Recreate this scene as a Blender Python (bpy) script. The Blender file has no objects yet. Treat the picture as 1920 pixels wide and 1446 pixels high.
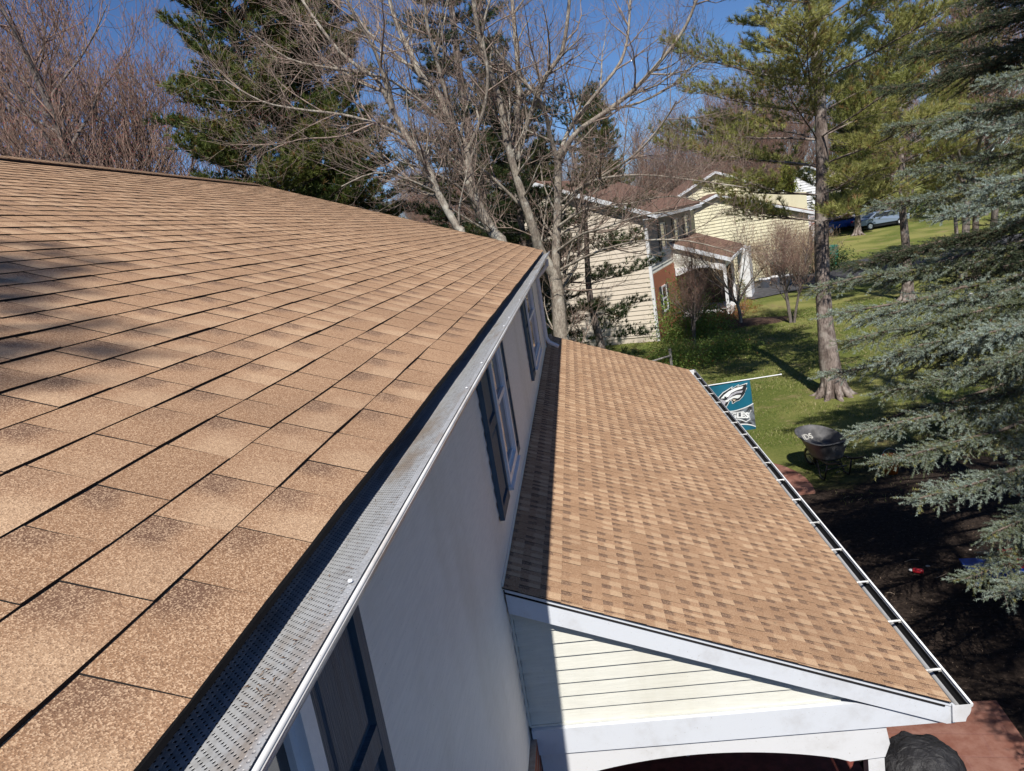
import bpy, bmesh, math, random
import numpy as np
from mathutils import Vector, Matrix, noise as mnoise
random.seed(7); RNG = np.random.default_rng(11)
scene = bpy.context.scene
COL = scene.collection
R_ = math.radians
# ---------------------------------------------------------------- camera
CZ = 5.9
YAW, PITCH, ROLL, FPX = R_(-6.437), R_(12.236), R_(-9.300), 1350.0
_f = Vector((math.sin(YAW)*math.cos(PITCH), math.cos(YAW)*math.cos(PITCH), -math.sin(PITCH)))
_r = _f.cross(Vector((0, 0, 1))).normalized(); _u = _r.cross(_f)
_r2 = _r*math.cos(ROLL) + _u*math.sin(ROLL); _u2 = -_r*math.sin(ROLL) + _u*math.cos(ROLL)
cam = bpy.data.objects.new('camera', bpy.data.cameras.new('camera')); COL.objects.link(cam)
cam.matrix_world = Matrix(((_r2.x, _u2.x, -_f.x, 0), (_r2.y, _u2.y, -_f.y, 0), (_r2.z, _u2.z, -_f.z, CZ), (0, 0, 0, 1)))
cam.data.sensor_width = 36; cam.data.lens = 36*FPX/1920
cam.data.clip_start = 0.05; cam.data.clip_end = 3000
scene.camera = cam
# ---------------------------------------------------------------- world and sun
SUN_EL, SUN_AZ = 50.0, 2.3            # azimuth measured from -Y towards +X
w = bpy.data.worlds.new('World'); scene.world = w; w.use_nodes = True
nt = w.node_tree; nt.nodes.clear()
sky = nt.nodes.new('ShaderNodeTexSky'); sky.sky_type = 'NISHITA'; sky.sun_disc = False
sky.sun_elevation = R_(SUN_EL); sky.sun_rotation = R_(180 - SUN_AZ)
sky.altitude = 1500; sky.air_density = 1.0; sky.dust_density = 0.0; sky.ozone_density = 6.0
bg = nt.nodes.new('ShaderNodeBackground'); bg.inputs[1].default_value = 0.066
wo = nt.nodes.new('ShaderNodeOutputWorld')
tn = nt.nodes.new('ShaderNodeMix'); tn.data_type = 'RGBA'; tn.blend_type = 'MULTIPLY'; tn.inputs[0].default_value = 1; tn.inputs[7].default_value = (.80, .93, 1.10, 1)
nt.links.new(sky.outputs[0], tn.inputs[6]); nt.links.new(tn.outputs[2], bg.inputs[0]); nt.links.new(bg.outputs[0], wo.inputs[0])
sd = Vector((math.sin(R_(SUN_AZ))*math.cos(R_(SUN_EL)), -math.cos(R_(SUN_AZ))*math.cos(R_(SUN_EL)), math.sin(R_(SUN_EL))))
sl = bpy.data.lights.new('sun', 'SUN'); sl.energy = 5.0; sl.angle = R_(0.5); sl.color = (1, 0.94, 0.85)
sun = bpy.data.objects.new('sun', sl); COL.objects.link(sun)
sun.rotation_euler = sd.to_track_quat('Z', 'Y').to_euler(); sun.location = (0, -20, 40)
scene.view_settings.view_transform = 'Standard'; scene.view_settings.look = 'None'
scene.view_settings.exposure = 0.38; scene.view_settings.gamma = 1.0
scene.render.engine = 'CYCLES'
scene.render.resolution_x = 1024; scene.render.resolution_y = 771

# ---------------------------------------------------------------- helpers
def at(x, y, Y):
    "world point seen at photo pixel x, y that lies on the plane Y"
    d = _f*FPX + _r2*(x-960) - _u2*(y-723)
    d = d/d.y*Y
    return Vector((d.x, d.y, d.z+CZ))

class MB:
    def __init__(s): s.v = []; s.f = []; s.m = []; s.uv = None
    def face(s, pts, m=0):
        i = len(s.v); s.v += [tuple(p) for p in pts]; s.f.append(tuple(range(i, i+len(pts)))); s.m.append(m)
    def box(s, a, b, m=0):
        x0, y0, z0 = [min(p, q) for p, q in zip(a, b)]; x1, y1, z1 = [max(p, q) for p, q in zip(a, b)]
        i = len(s.v)
        s.v += [(x0,y0,z0),(x1,y0,z0),(x1,y1,z0),(x0,y1,z0),(x0,y0,z1),(x1,y0,z1),(x1,y1,z1),(x0,y1,z1)]
        for q in ((3,2,1,0),(4,5,6,7),(0,1,5,4),(1,2,6,5),(2,3,7,6),(3,0,4,7)): s.f.append(tuple(i+k for k in q)); s.m.append(m)
    def obox(s, o, ax, ay, az, m=0):
        "box from corner o with edge vectors"
        o, ax, ay, az = map(Vector, (o, ax, ay, az)); i = len(s.v)
        for p in (o, o+ax, o+ax+ay, o+ay, o+az, o+ax+az, o+ax+ay+az, o+ay+az): s.v.append(tuple(p))
        for q in ((3,2,1,0),(4,5,6,7),(0,1,5,4),(1,2,6,5),(2,3,7,6),(3,0,4,7)): s.f.append(tuple(i+k for k in q)); s.m.append(m)
    def prism(s, pts, d, m=0):
        "polygon pts extruded by vector d"
        n = len(pts); i = len(s.v); d = Vector(d)
        s.v += [tuple(p) for p in pts] + [tuple(Vector(p)+d) for p in pts]
        s.f.append(tuple(range(i+n-1, i-1, -1))); s.m.append(m); s.f.append(tuple(range(i+n, i+2*n))); s.m.append(m)
        for k in range(n):
            l = (k+1) % n; s.f.append((i+k, i+l, i+n+l, i+n+k)); s.m.append(m)
    def tube(s, pts, rad, n=6, m=0, cap=True):
        pts = [Vector(p) for p in pts]; k = len(pts)
        if not hasattr(rad, '__len__'): rad = [rad]*k
        base = len(s.v); prev = None
        for j, p in enumerate(pts):
            d = (pts[min(j+1, k-1)] - pts[max(j-1, 0)])
            d = d.normalized() if d.length > 1e-9 else Vector((0,0,1))
            if prev is None:
                h = Vector((0,0,1)) if abs(d.z) < .9 else Vector((1,0,0)); a = d.cross(h).normalized()
            else:
                a = (prev - d*prev.dot(d))
                a = a.normalized() if a.length > 1e-6 else d.orthogonal().normalized()
            prev = a; b = d.cross(a); r = rad[j]
            for q in range(n):
                t = 2*math.pi*q/n; c = math.cos(t)*r; e = math.sin(t)*r
                s.v.append((p.x+a.x*c+b.x*e, p.y+a.y*c+b.y*e, p.z+a.z*c+b.z*e))
        for j in range(k-1):
            for q in range(n):
                l = (q+1) % n; s.f.append((base+j*n+q, base+j*n+l, base+(j+1)*n+l, base+(j+1)*n+q)); s.m.append(m)
        if cap and n > 3:
            s.f.append(tuple(base+q for q in range(n-1, -1, -1))); s.m.append(m)
            s.f.append(tuple(base+(k-1)*n+q for q in range(n))); s.m.append(m)
    def rev(s, prof, o=(0,0,0), n=20, m=0, sx=1, sy=1):
        "lathe profile (r, z) about vertical axis through o"
        i = len(s.v)
        for r, z in prof:
            for q in range(n):
                t = 2*math.pi*q/n; s.v.append((o[0]+math.cos(t)*r*sx, o[1]+math.sin(t)*r*sy, o[2]+z))
        for j in range(len(prof)-1):
            for q in range(n):
                l = (q+1) % n; s.f.append((i+j*n+q, i+j*n+l, i+(j+1)*n+l, i+(j+1)*n+q)); s.m.append(m)
        s.f.append(tuple(i+q for q in range(n-1,-1,-1))); s.m.append(m)
        s.f.append(tuple(i+(len(prof)-1)*n+q for q in range(n))); s.m.append(m)
    def build(s, name, mats, parent=None, smooth=False, recalc=True):
        me = bpy.data.meshes.new(name); me.from_pydata(s.v, [], s.f)
        mats = mats if isinstance(mats, (list, tuple)) else [mats]
        for q in mats: me.materials.append(q)
        if len(mats) > 1: me.polygons.foreach_set('material_index', s.m)
        if recalc:
            bm = bmesh.new(); bm.from_mesh(me); bmesh.ops.recalc_face_normals(bm, faces=bm.faces); bm.to_mesh(me); bm.free()
        if smooth: me.polygons.foreach_set('use_smooth', [True]*len(me.polygons))
        me.update()
        o = bpy.data.objects.new(name, me); COL.objects.link(o)
        if parent: o.parent = parent
        return o

def tag(o, label=None, cat=None, group=None, kind=None):
    if label: o['label'] = label
    if cat: o['category'] = cat
    if group: o['group'] = group
    if kind: o['kind'] = kind
    return o
def thing(name, loc, label, cat, group=None, rz=0):
    o = bpy.data.objects.new(name, None); COL.objects.link(o); o.location = loc; o.rotation_euler = (0, 0, rz)
    o.empty_display_size = .2
    return tag(o, label, cat, group)
def local(o, root):
    "keep world-space mesh where it is under a moved root"
    o.parent = root; o.matrix_parent_inverse = root_inv(root); return o
def root_inv(root):
    return (Matrix.Translation(root.location) @ Matrix.Rotation(root.rotation_euler.z, 4, 'Z')).inverted()
def copy_tree(o, parent=None):
    c = o.copy(); COL.objects.link(c)
    if parent: c.parent = parent
    for ch in list(o.children): copy_tree(ch, c)
    return c

# ---------------------------------------------------------------- materials
class NT:
    def __init__(s, name):
        s.m = bpy.data.materials.new(name); s.m.use_nodes = True; s.t = s.m.node_tree; s.t.nodes.clear()
        s.out = s.t.nodes.new('ShaderNodeOutputMaterial'); s.b = s.t.nodes.new('ShaderNodeBsdfPrincipled')
        s.t.links.new(s.b.outputs[0], s.out.inputs[0])
        s.tc = s.t.nodes.new('ShaderNodeTexCoord')
    def n(s, typ, ins=None, **kw):
        q = s.t.nodes.new(typ)
        for k, v in kw.items(): setattr(q, k, v)
        for k, v in (ins or {}).items(): s.set(q.inputs[k], v)
        return q
    def set(s, sock, v):
        if isinstance(v, bpy.types.NodeSocket): s.t.links.new(v, sock)
        elif isinstance(v, bpy.types.Node): s.t.links.new(v.outputs[0], sock)
        else:
            if sock.type == 'RGBA' and len(v) == 3: v = (*v, 1)
            sock.default_value = v
    def math(s, op, a, b=0.0, c=None, clamp=False):
        q = s.n('ShaderNodeMath', {0: a, 1: b}, operation=op, use_clamp=clamp)
        if c is not None: s.set(q.inputs[2], c)
        return q.outputs[0]
    def noise(s, scale, detail=3, rough=.5, vec=None, dist=0.0):
        return s.n('ShaderNodeTexNoise', {'Vector': vec or s.tc.outputs['Object'], 'Scale': scale, 'Detail': detail, 'Roughness': rough, 'Distortion': dist}).outputs[0]
    def ramp(s, fac, a, b, lo=0.0, hi=1.0):
        return s.n('ShaderNodeMapRange', {0: fac, 1: a, 2: b, 3: lo, 4: hi}, interpolation_type='SMOOTHSTEP').outputs[0]
    def mix(s, fac, a, b, mode='MIX'):
        q = s.n('ShaderNodeMix', data_type='RGBA', blend_type=mode)
        s.set(q.inputs[0], fac); s.set(q.inputs[6], a); s.set(q.inputs[7], b); return q.outputs[2]
    def map(s, scale=(1,1,1), rot=(0,0,0), src='Object', loc=(0,0,0)):
        return s.n('ShaderNodeMapping', {'Vector': s.tc.outputs[src], 'Scale': scale, 'Rotation': rot, 'Location': loc}).outputs[0]
    def bump(s, h, dist=.01, strength=1.0):
        q = s.n('ShaderNodeBump', {'Height': h, 'Distance': dist, 'Strength': strength}); s.set(s.b.inputs['Normal'], q.outputs[0])
    def fin(s, color=None, rough=None, metal=None, spec=None):
        if color is not None: s.set(s.b.inputs['Base Color'], color)
        if rough is not None: s.set(s.b.inputs['Roughness'], rough)
        if metal is not None: s.set(s.b.inputs['Metallic'], metal)
        if spec is not None: s.set(s.b.inputs['Specular IOR Level'], spec)
        return s.m

def simple(name, c, rough=.6, metal=0, var=.12, scale=8, bscale=60, bd=.001, spec=.4, stretch=None):
    k = NT(name); vec = k.map(stretch) if stretch else None
    f = k.noise(scale, 5, .6, vec)
    c2 = tuple(max(0, x*(1-var*2)) for x in c); c3 = tuple(min(1, x*(1+var)) for x in c)
    col = k.mix(k.ramp(f, .3, .7), c2, c3)
    if bd: k.bump(k.noise(bscale, 3, .6, vec), bd)
    return k.fin(col, rough, metal, spec)

def m_shingle(name='shingle', kd=.72, kl=.6, e0=.15, e1=.75, sh=.3):
    k = NT(name)
    uv = k.n('ShaderNodeUVMap', uv_map='tab').outputs[0]; rn = k.n('ShaderNodeUVMap', uv_map='rnd').outputs[0]
    su = k.n('ShaderNodeSeparateXYZ', {0: uv}); sr = k.n('ShaderNodeSeparateXYZ', {0: rn})
    u, v, r1, r2 = su.outputs[0], su.outputs[1], sr.outputs[0], sr.outputs[1]
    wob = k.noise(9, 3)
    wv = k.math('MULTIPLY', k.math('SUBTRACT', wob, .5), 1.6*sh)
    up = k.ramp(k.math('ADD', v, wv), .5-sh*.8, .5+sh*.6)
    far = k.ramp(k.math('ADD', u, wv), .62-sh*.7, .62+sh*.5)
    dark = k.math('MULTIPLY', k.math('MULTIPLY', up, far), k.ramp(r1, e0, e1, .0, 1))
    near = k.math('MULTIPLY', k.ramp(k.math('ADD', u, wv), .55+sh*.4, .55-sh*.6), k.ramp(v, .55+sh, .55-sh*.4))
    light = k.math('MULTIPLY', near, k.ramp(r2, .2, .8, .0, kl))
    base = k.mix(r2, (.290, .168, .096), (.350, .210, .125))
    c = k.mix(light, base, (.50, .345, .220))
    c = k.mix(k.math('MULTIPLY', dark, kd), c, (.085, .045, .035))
    # granules
    g = k.n('ShaderNodeTexVoronoi', {'Vector': k.tc.outputs['Object'], 'Scale': 480.0}, feature='F1')
    gs = k.n('ShaderNodeSeparateColor', {0: g.outputs['Color']})
    c = k.mix(k.ramp(gs.outputs[0], .5, 1.0, 0, .66), c, k.mix(.7, c, (.05, .022, .016)))
    c = k.mix(k.ramp(gs.outputs[1], .5, .95, 0, .52), c, (.82, .59, .39))
    big = k.noise(.9, 4, .6)
    c = k.mix(k.ramp(big, .35, .75, 0, .22), c, (.16, .095, .06))
    k.bump(g.outputs['Distance'], .0009, .6)
    return k.fin(c, .93, 0, .18)
def m_perf():
    k = NT('perforated_aluminium')
    vec = k.map((1, 1, 0), (0, 0, R_(45)))
    v = k.n('ShaderNodeTexVoronoi', {'Vector': vec, 'Scale': 100.0, 'Randomness': 0.0}, feature='F1', distance='EUCLIDEAN')
    so = k.n('ShaderNodeSeparateXYZ', {0: k.tc.outputs['Object']})
    inside = k.math('LESS_THAN', so.outputs[0], -.447)
    hole = k.math('MULTIPLY', k.math('LESS_THAN', v.outputs['Distance'], .18), inside)
    st = k.noise(3.2, 6, .65, k.map((1.5, .55, 1)))
    st2 = k.noise(40, 4, .7)
    c = k.mix(k.ramp(st, .5, .66, 0, .75), (.42, .435, .455), (.27, .21, .16))
    c = k.mix(k.ramp(st2, .45, .7, 0, .45), c, (.19, .18, .17))
    c = k.mix(hole, c, (.006, .006, .008))
    k.set(k.b.inputs['Metallic'], k.math('MULTIPLY', k.math('SUBTRACT', 1, hole), .15))
    rib = k.n('ShaderNodeTexWave', {'Vector': k.map((1,0,0)), 'Scale': 16.0}).outputs[1]
    k.bump(k.math('ADD', k.math('MULTIPLY', k.ramp(v.outputs['Distance'], .16, .28), 1.0), k.math('MULTIPLY', rib, .25)), .0018, .8)
    return k.fin(c, .42)
def m_siding(name, c, grain=True, lit=None):
    k = NT(name)
    g = k.noise(7, 4, .65, k.map((1, 1, 14)))
    st = k.noise(1.1, 5, .65, k.map((1, 1, .35)))
    c2 = tuple(x*.80 for x in c); dirt = tuple(x*y for x, y in zip(c, (.70, .67, .60)))
    col = k.mix(k.ramp(g, .3, .7, .5, 1), c2, c); col = k.mix(k.ramp(st, .45, .75, 0, .5), col, dirt)
    spk = k.noise(120, 2, .6); col = k.mix(k.ramp(spk, .70, .74, 0, .5), col, (.08, .08, .07))
    k.bump(k.noise(30, 4, .6, k.map((1, 1, 9))), .0012, .6)
    return k.fin(col, .55, 0, .35)
def m_stained(name, c, dirt=(.16, .13, .10), amt=.5, rough=.45):
    k = NT(name); a = k.noise(2.2, 6, .7); b = k.noise(60, 3, .7)
    f = k.math('MULTIPLY', k.ramp(a, .45, .72), amt); col = k.mix(f, c, dirt)
    col = k.mix(k.ramp(b, .66, .73, 0, .6), col, dirt)
    k.bump(k.noise(35, 3), .0006, .5)
    return k.fin(col, rough, 0, .4)
def m_brick(name='brick', scale=1.0, c1=(.26,.085,.045), c2=(.17,.055,.035), mortar=(.30,.27,.24), rot=(R_(90),0,0)):
    k = NT(name)
    b = k.n('ShaderNodeTexBrick', {'Vector': k.map((1,1,1), rot), 'Color1': c1, 'Color2': c2, 'Mortar': mortar, 'Scale': scale, 'Mortar Size': .008, 'Brick Width': .22, 'Row Height': .075})
    col = k.mix(k.ramp(k.noise(25, 4), .3, .7, 0, .35), b.outputs[0], (.12,.05,.035))
    k.bump(k.math('SUBTRACT', 1, b.outputs[1]), .006, .7)
    return k.fin(col, .85, 0, .2)
def m_roofneigh():
    k = NT('brown_shingle_far')
    b = k.n('ShaderNodeTexBrick', {'Vector': k.map((1,1,1), (0,0,R_(90))), 'Color1': (.20,.115,.085), 'Color2': (.13,.075,.058), 'Mortar': (.07,.04,.033), 'Scale': 1.0, 'Mortar Size': .012, 'Brick Width': .28, 'Row Height': .14})
    col = k.mix(k.ramp(k.noise(5, 5), .35, .7, 0, .5), b.outputs[0], (.19,.13,.10))
    return k.fin(col, .9, 0, .15)
def m_bark(name, c1, c2, sc=9, lich=None):
    k = NT(name); v = k.map((1, 1, .28))
    a = k.noise(sc, 6, .7, v); b = k.noise(sc*5, 4, .7, v)
    col = k.mix(k.ramp(a, .35, .65), c1, c2)
    col = k.mix(k.ramp(b, .45, .6, 0, .6), col, tuple(x*.45 for x in c1))
    if lich: col = k.mix(k.ramp(k.noise(3.3, 4), .52, .68, 0, .8), col, lich)
    k.bump(k.math('ADD', a, k.math('MULTIPLY', b, .5)), .03, .9)
    return k.fin(col, .9, 0, .15)
def m_leaf(name, cols, rough=.55, trans=.0, spec=.3):
    k = NT(name)
    a = k.n('ShaderNodeAttribute', attribute_name='Col')
    sp = k.n('ShaderNodeSeparateColor', {0: a.outputs[0]})
    c = k.mix(sp.outputs[0], cols[0], cols[1])
    if len(cols) > 2: c = k.mix(k.ramp(sp.outputs[1], .86, .97), c, cols[2])
    m = k.fin(c, rough, 0, spec)
    if trans:
        t = k.n('ShaderNodeBsdfTranslucent', {0: c}); ms = k.n('ShaderNodeMixShader', {0: trans})
        k.t.links.new(k.b.outputs[0], ms.inputs[1]); k.t.links.new(t.outputs[0], ms.inputs[2]); k.t.links.new(ms.outputs[0], k.out.inputs[0])
    return m
def m_ground():
    k = NT('lawn_and_soil'); P = k.tc.outputs['Object']
    s = k.n('ShaderNodeSeparateXYZ', {0: P}); x, y = s.outputs[0], s.outputs[1]
    n1 = k.noise(.9, 6, .7); n2 = k.noise(14, 5, .75); n3 = k.noise(.35, 3, .5); n4 = k.noise(60, 4, .8)
    g = k.mix(k.ramp(n2, .3, .7), (.072, .108, .022), (.175, .195, .052))
    g = k.mix(k.ramp(n3, .4, .65, 0, .8), g, (.27, .26, .09))
    g = k.mix(k.ramp(n1, .52, .70, 0, .75), g, (.29, .22, .12))
    g = k.mix(k.ramp(n4, .55, .75, 0, .55), g, (.24, .20, .10))
    soil = k.mix(k.ramp(n2, .3, .72), (.018, .013, .011), (.060, .044, .036))
    soil = k.mix(k.ramp(n4, .60, .72, 0, .7), soil, (.16, .12, .09))
    wy = k.math('ADD', y, k.math('MULTIPLY', k.math('SUBTRACT', n1, .5), 3.0))
    near = k.ramp(wy, 14.6, 13.5)
    dx = k.math('SUBTRACT', x, 8.2); dy = k.math('SUBTRACT', y, 12.5)
    dd = k.math('SQRT', k.math('ADD', k.math('MULTIPLY', dx, dx), k.math('MULTIPLY', dy, dy)))
    spr = k.ramp(k.math('ADD', dd, k.math('MULTIPLY', n1, 3.0)), 6.2, 4.4)
    m = k.math('MAXIMUM', near, spr)
    c = k.mix(m, g, soil)
    k.bump(k.math('ADD', n2, n4), .05, .8)
    return k.fin(c, .95, 0, .1)
def m_stamp():
    k = NT('stamped_concrete')
    b = k.n('ShaderNodeTexBrick', {'Vector': k.map((1,1,1), (0,0,R_(8))), 'Color1': (.19,.078,.055), 'Color2': (.135,.058,.043), 'Mortar': (.17,.07,.055), 'Scale': 1.0, 'Mortar Size': .012, 'Brick Width': .50, 'Row Height': .33, 'Bias': 0.0})
    col = k.mix(k.ramp(k.noise(4, 6, .7), .35, .7, 0, .6), b.outputs[0], (.30,.17,.135))
    k.bump(k.math('ADD', k.math('SUBTRACT', 1, b.outputs[1]), k.math('MULTIPLY', k.noise(12, 4), .6)), .01, .6)
    return k.fin(col, .8, 0, .3)

M = dict(
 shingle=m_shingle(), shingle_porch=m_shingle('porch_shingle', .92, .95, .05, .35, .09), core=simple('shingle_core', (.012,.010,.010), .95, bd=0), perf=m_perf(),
 side=m_siding('pale_siding', (.93,.87,.78)), cream=m_siding('cream_siding', (.61,.615,.565)),
 beige=m_siding('beige_siding', (.60,.54,.46)), yellow=m_siding('yellow_siding', (.62,.59,.43)),
 white=m_stained('white_aluminium', (.60,.635,.69), (.28,.25,.22), .35), whitepaint=m_stained('white_paint', (.64,.655,.68), (.32,.30,.27), .35, .5),
 lip=m_stained('gutter_lip', (.62,.62,.62), (.22,.17,.13), .5, .3), gutface=m_stained('gutter_face', (.60,.58,.56), (.10,.065,.045), .8, .3),
 dark=simple('dark_void', (.01,.01,.012), .9, bd=0), steel=simple('bracket_steel', (.75,.75,.74), .35, .6),
 shutter=simple('shutter_slate', (.055,.095,.135), .6, var=.12, scale=6, bscale=18, bd=.003, stretch=(1,10,.7)),
 shutter2=simple('shutter_dark', (.020,.026,.034), .5, var=.2),
 sash=simple('vinyl_white', (.72,.75,.78), .4, var=.04), brick=m_brick(), roof2=m_roofneigh(),
 ground=m_ground(), stamp=m_stamp(), asphalt=simple('asphalt', (.060,.060,.066), .9, var=.25, scale=3, bscale=200, bd=.004),
 mulch=simple('mulch', (.075,.042,.028), .95, var=.4, scale=20, bscale=60, bd=.03),
 pinebark=m_bark('pine_bark', (.11,.085,.075), (.29,.24,.215), 6, (.36,.32,.29)),
 maplebark=m_bark('maple_bark', (.22,.185,.155), (.40,.36,.30), 8, (.47,.45,.39)),
 twig=simple('maple_twig', (.26,.20,.165), .85, var=.2, bd=0), redtwig=simple('red_twig', (.25,.165,.13), .8, var=.25, bd=0),
 bud=simple('red_bud', (.40,.07,.075), .6, var=.2, bd=0), redbark=m_bark('red_maple_bark', (.13,.11,.10), (.24,.21,.195), 8),
 sprucewood=m_bark('spruce_bark', (.11,.085,.07), (.22,.18,.15), 10),
 pine=m_leaf('pine_needles', [(.055,.088,.022), (.15,.17,.042), (.22,.13,.05)], .5, .25),
 pinedark=m_leaf('dark_pine_needles', [(.020,.045,.017), (.055,.080,.024), (.14,.09,.04)], .5, .15),
 pineyel=m_leaf('yellow_pine_needles', [(.19,.22,.055), (.38,.38,.13), (.30,.19,.08)], .5, .3),
 darkspruce=m_leaf('dark_spruce_needles', [(.030,.045,.022), (.10,.13,.075), (.12,.09,.04)], .6, .1),
 spruce=m_leaf('blue_spruce_needles', [(.090,.110,.035), (.37,.45,.41), (.24,.23,.07)], .6, .12),
 green=m_leaf('shrub_leaves', [(.075,.14,.028), (.20,.28,.06), (.22,.10,.04)], .5, .25),
 arbor=m_leaf('arborvitae_leaves', [(.085,.115,.012), (.19,.21,.025)], .6, .2),
 russet=m_leaf('russet_leaves', [(.22,.09,.03), (.36,.17,.06)], .7, .2),
 drygrass=m_leaf('grass_blades', [(.085,.14,.025), (.24,.26,.08), (.42,.35,.20)], .6, .3),
)
def glass(name, c=(.02,.025,.03)):
    k = NT(name); return k.fin(c, .05, 0, .9)
M['glass'] = glass('window_glass')

# ---------------------------------------------------------------- mass geometry
def tri_cloud(name, V, mats, parent, C=None):
    "V (N,3,3) triangles"
    n = len(V); me = bpy.data.meshes.new(name)
    me.vertices.add(3*n); me.vertices.foreach_set('co', V.reshape(-1).astype(np.float32))
    me.loops.add(3*n); me.loops.foreach_set('vertex_index', np.arange(3*n, dtype=np.int32))
    me.polygons.add(n); me.polygons.foreach_set('loop_start', np.arange(0, 3*n, 3, dtype=np.int32))
    try: me.polygons.foreach_set('loop_total', np.full(n, 3, dtype=np.int32))
    except Exception: pass
    me.materials.append(mats)
    if C is not None:
        a = me.color_attributes.new('Col', 'FLOAT_COLOR', 'POINT')
        cc = np.ones((n, 3, 4), np.float32); cc[:, :, :3] = C[:, None, :]; a.data.foreach_set('color', cc.reshape(-1))
    me.update(calc_edges=True); me.validate()
    o = bpy.data.objects.new(name, me); COL.objects.link(o); o.parent = parent
    return o
def nrm(a): return a/np.maximum(np.linalg.norm(a, axis=-1, keepdims=True), 1e-9)
def needles(P, D, L, k, nl, nw, a0, a1, along=1.0, tint=None, droop=0.0):
    "k needle triangles per shoot; P base, D axis, L shoot length -> triangles, colours"
    n = len(P); P = np.repeat(P, k, 0); D = np.repeat(nrm(D), k, 0); Ls = np.repeat(L, k)
    r = nrm(RNG.normal(size=(n*k, 3))); per = nrm(np.cross(D, r)); a = RNG.uniform(a0, a1, (n*k, 1))
    d = D*np.cos(a) + per*np.sin(a); d[:, 2] -= droop
    base = P + D*(RNG.uniform(0, along, n*k)*Ls)[:, None]
    ln = nl*RNG.uniform(.7, 1.15, (n*k, 1)); side = nrm(np.cross(d, RNG.normal(size=(n*k, 3))))*nw*.5
    V = np.stack([base-side, base+side, base+d*ln], 1)
    t = RNG.uniform(0, 1, n) if tint is None else tint
    C = np.zeros((n*k, 3)); C[:, 0] = np.clip(np.repeat(t, k)+RNG.normal(0, .12, n*k), 0, 1); C[:, 1] = np.repeat(RNG.uniform(0, 1, n), k)
    return V, C
# ---------------------------------------------------------------- ground, paths and road
def gz(x, y):
    t = min(max((y-42)/60.0, 0), 1); h = 1.5*t*t*(3-2*t)
    return h + .10*mnoise.noise(Vector((x*.07, y*.07, 0))) * min(max((math.hypot(x, y-8)-12)/10, 0), 1)
def build_ground():
    xs = list(np.arange(-60, 80.1, 2.0)); ys = list(np.arange(-40, 120.1, 2.0))
    xs = [-1500, -400, -120] + xs + [140, 400, 1500]; ys = [-1500, -300, -90] + ys + [180, 400, 1500]
    mb = MB(); mb.v = [(x, y, gz(x, y)) for y in ys for x in xs]; W = len(xs)
    for j in range(len(ys)-1):
        for i in range(W-1): mb.f.append((j*W+i, j*W+i+1, (j+1)*W+i+1, (j+1)*W+i)); mb.m.append(0)
    tag(mb.build('ground', M['ground'], smooth=True), kind='structure')
build_ground()
def sheet(name, pts, mat, dz=.02, step=None):
    "flat polygon of ground cover with a low thickness"
    mb = MB(); mb.prism([(x, y, -.05) for x, y in pts], (0, 0, .05+dz)); o = mb.build(name, mat); tag(o, kind='structure'); return o
arc = [(2.2, 13.55), (3.97, 13.52), (4.03, 13.9), (4.02, 14.3), (3.95, 14.7), (3.80, 15.1), (3.55, 15.45), (3.2, 15.8), (2.7, 16.1), (2.2, 16.2)]
sheet('stamped_path', arc, M['stamp'], .04)
sheet('stamped_path', [(2.25, 7.42), (3.9, 7.32), (3.83, 6.6), (4.0, 3.0), (2.2, 3.0)], M['stamp'], .04)
sheet('porch_slab', [(-.7, 4.7), (2.15, 4.7), (2.15, 14.5), (-.7, 14.5)], simple('painted_slab', (.16, .045, .035), .6, var=.2), .09)
def strip(name, pts, mat, dz):
    mb = MB(); n = len(pts)
    for (a, b) in pts:
        mb.v.append((a[0], a[1], gz(*a)+dz)); mb.v.append((b[0], b[1], gz(*b)+dz))
    for i in range(n-1): mb.f.append((2*i, 2*i+2, 2*i+3, 2*i+1)); mb.m.append(0)
    return tag(mb.build(name, mat), kind='structure')
# street crossing beyond the lawn, and the neighbour's driveway
strip('street', [((17+i*3.0, 43.2-.15*i), (17+i*3.0, 50.5+.35*i)) for i in range(22)], M['asphalt'], .06)
strip('driveway', [((9.2, 40.0), (7.6, 47.5)), ((11.5, 40.9), (11.5, 49.0)), ((14, 42.0), (14, 50)), ((17.0, 43.2), (17.0, 50.5))], M['asphalt'], .05)
def blob(name, cx, cy, rx, ry, mat, dz, seed=1):
    rr = random.Random(seed); mb = MB(); n = 40; mb.v.append((cx, cy, gz(cx, cy)+dz+.06))
    for ring in (.5, 1.0):
        for i in range(n):
            t = 2*math.pi*i/n; k = ring*(1+.12*math.sin(3*t+seed)+rr.uniform(-.05, .05)); x = cx+rx*k*math.cos(t); y = cy+ry*k*math.sin(t)
            mb.v.append((x, y, gz(x, y)+(dz+.05 if ring < 1 else -.02)))
    for i in range(n):
        j = (i+1) % n; mb.f.append((0, 1+i, 1+j)); mb.m.append(0); mb.f.append((1+i, 1+n+i, 1+n+j, 1+j)); mb.m.append(0)
    return tag(mb.build(name, mat, smooth=True), kind='structure')
blob('mulch_bed', 7.0, 33.3, 2.6, 1.3, M['mulch'], .05, 3)
blob('mulch_bed', 5.6, 36.2, 2.7, 1.8, M['mulch'], .05, 5)

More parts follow.
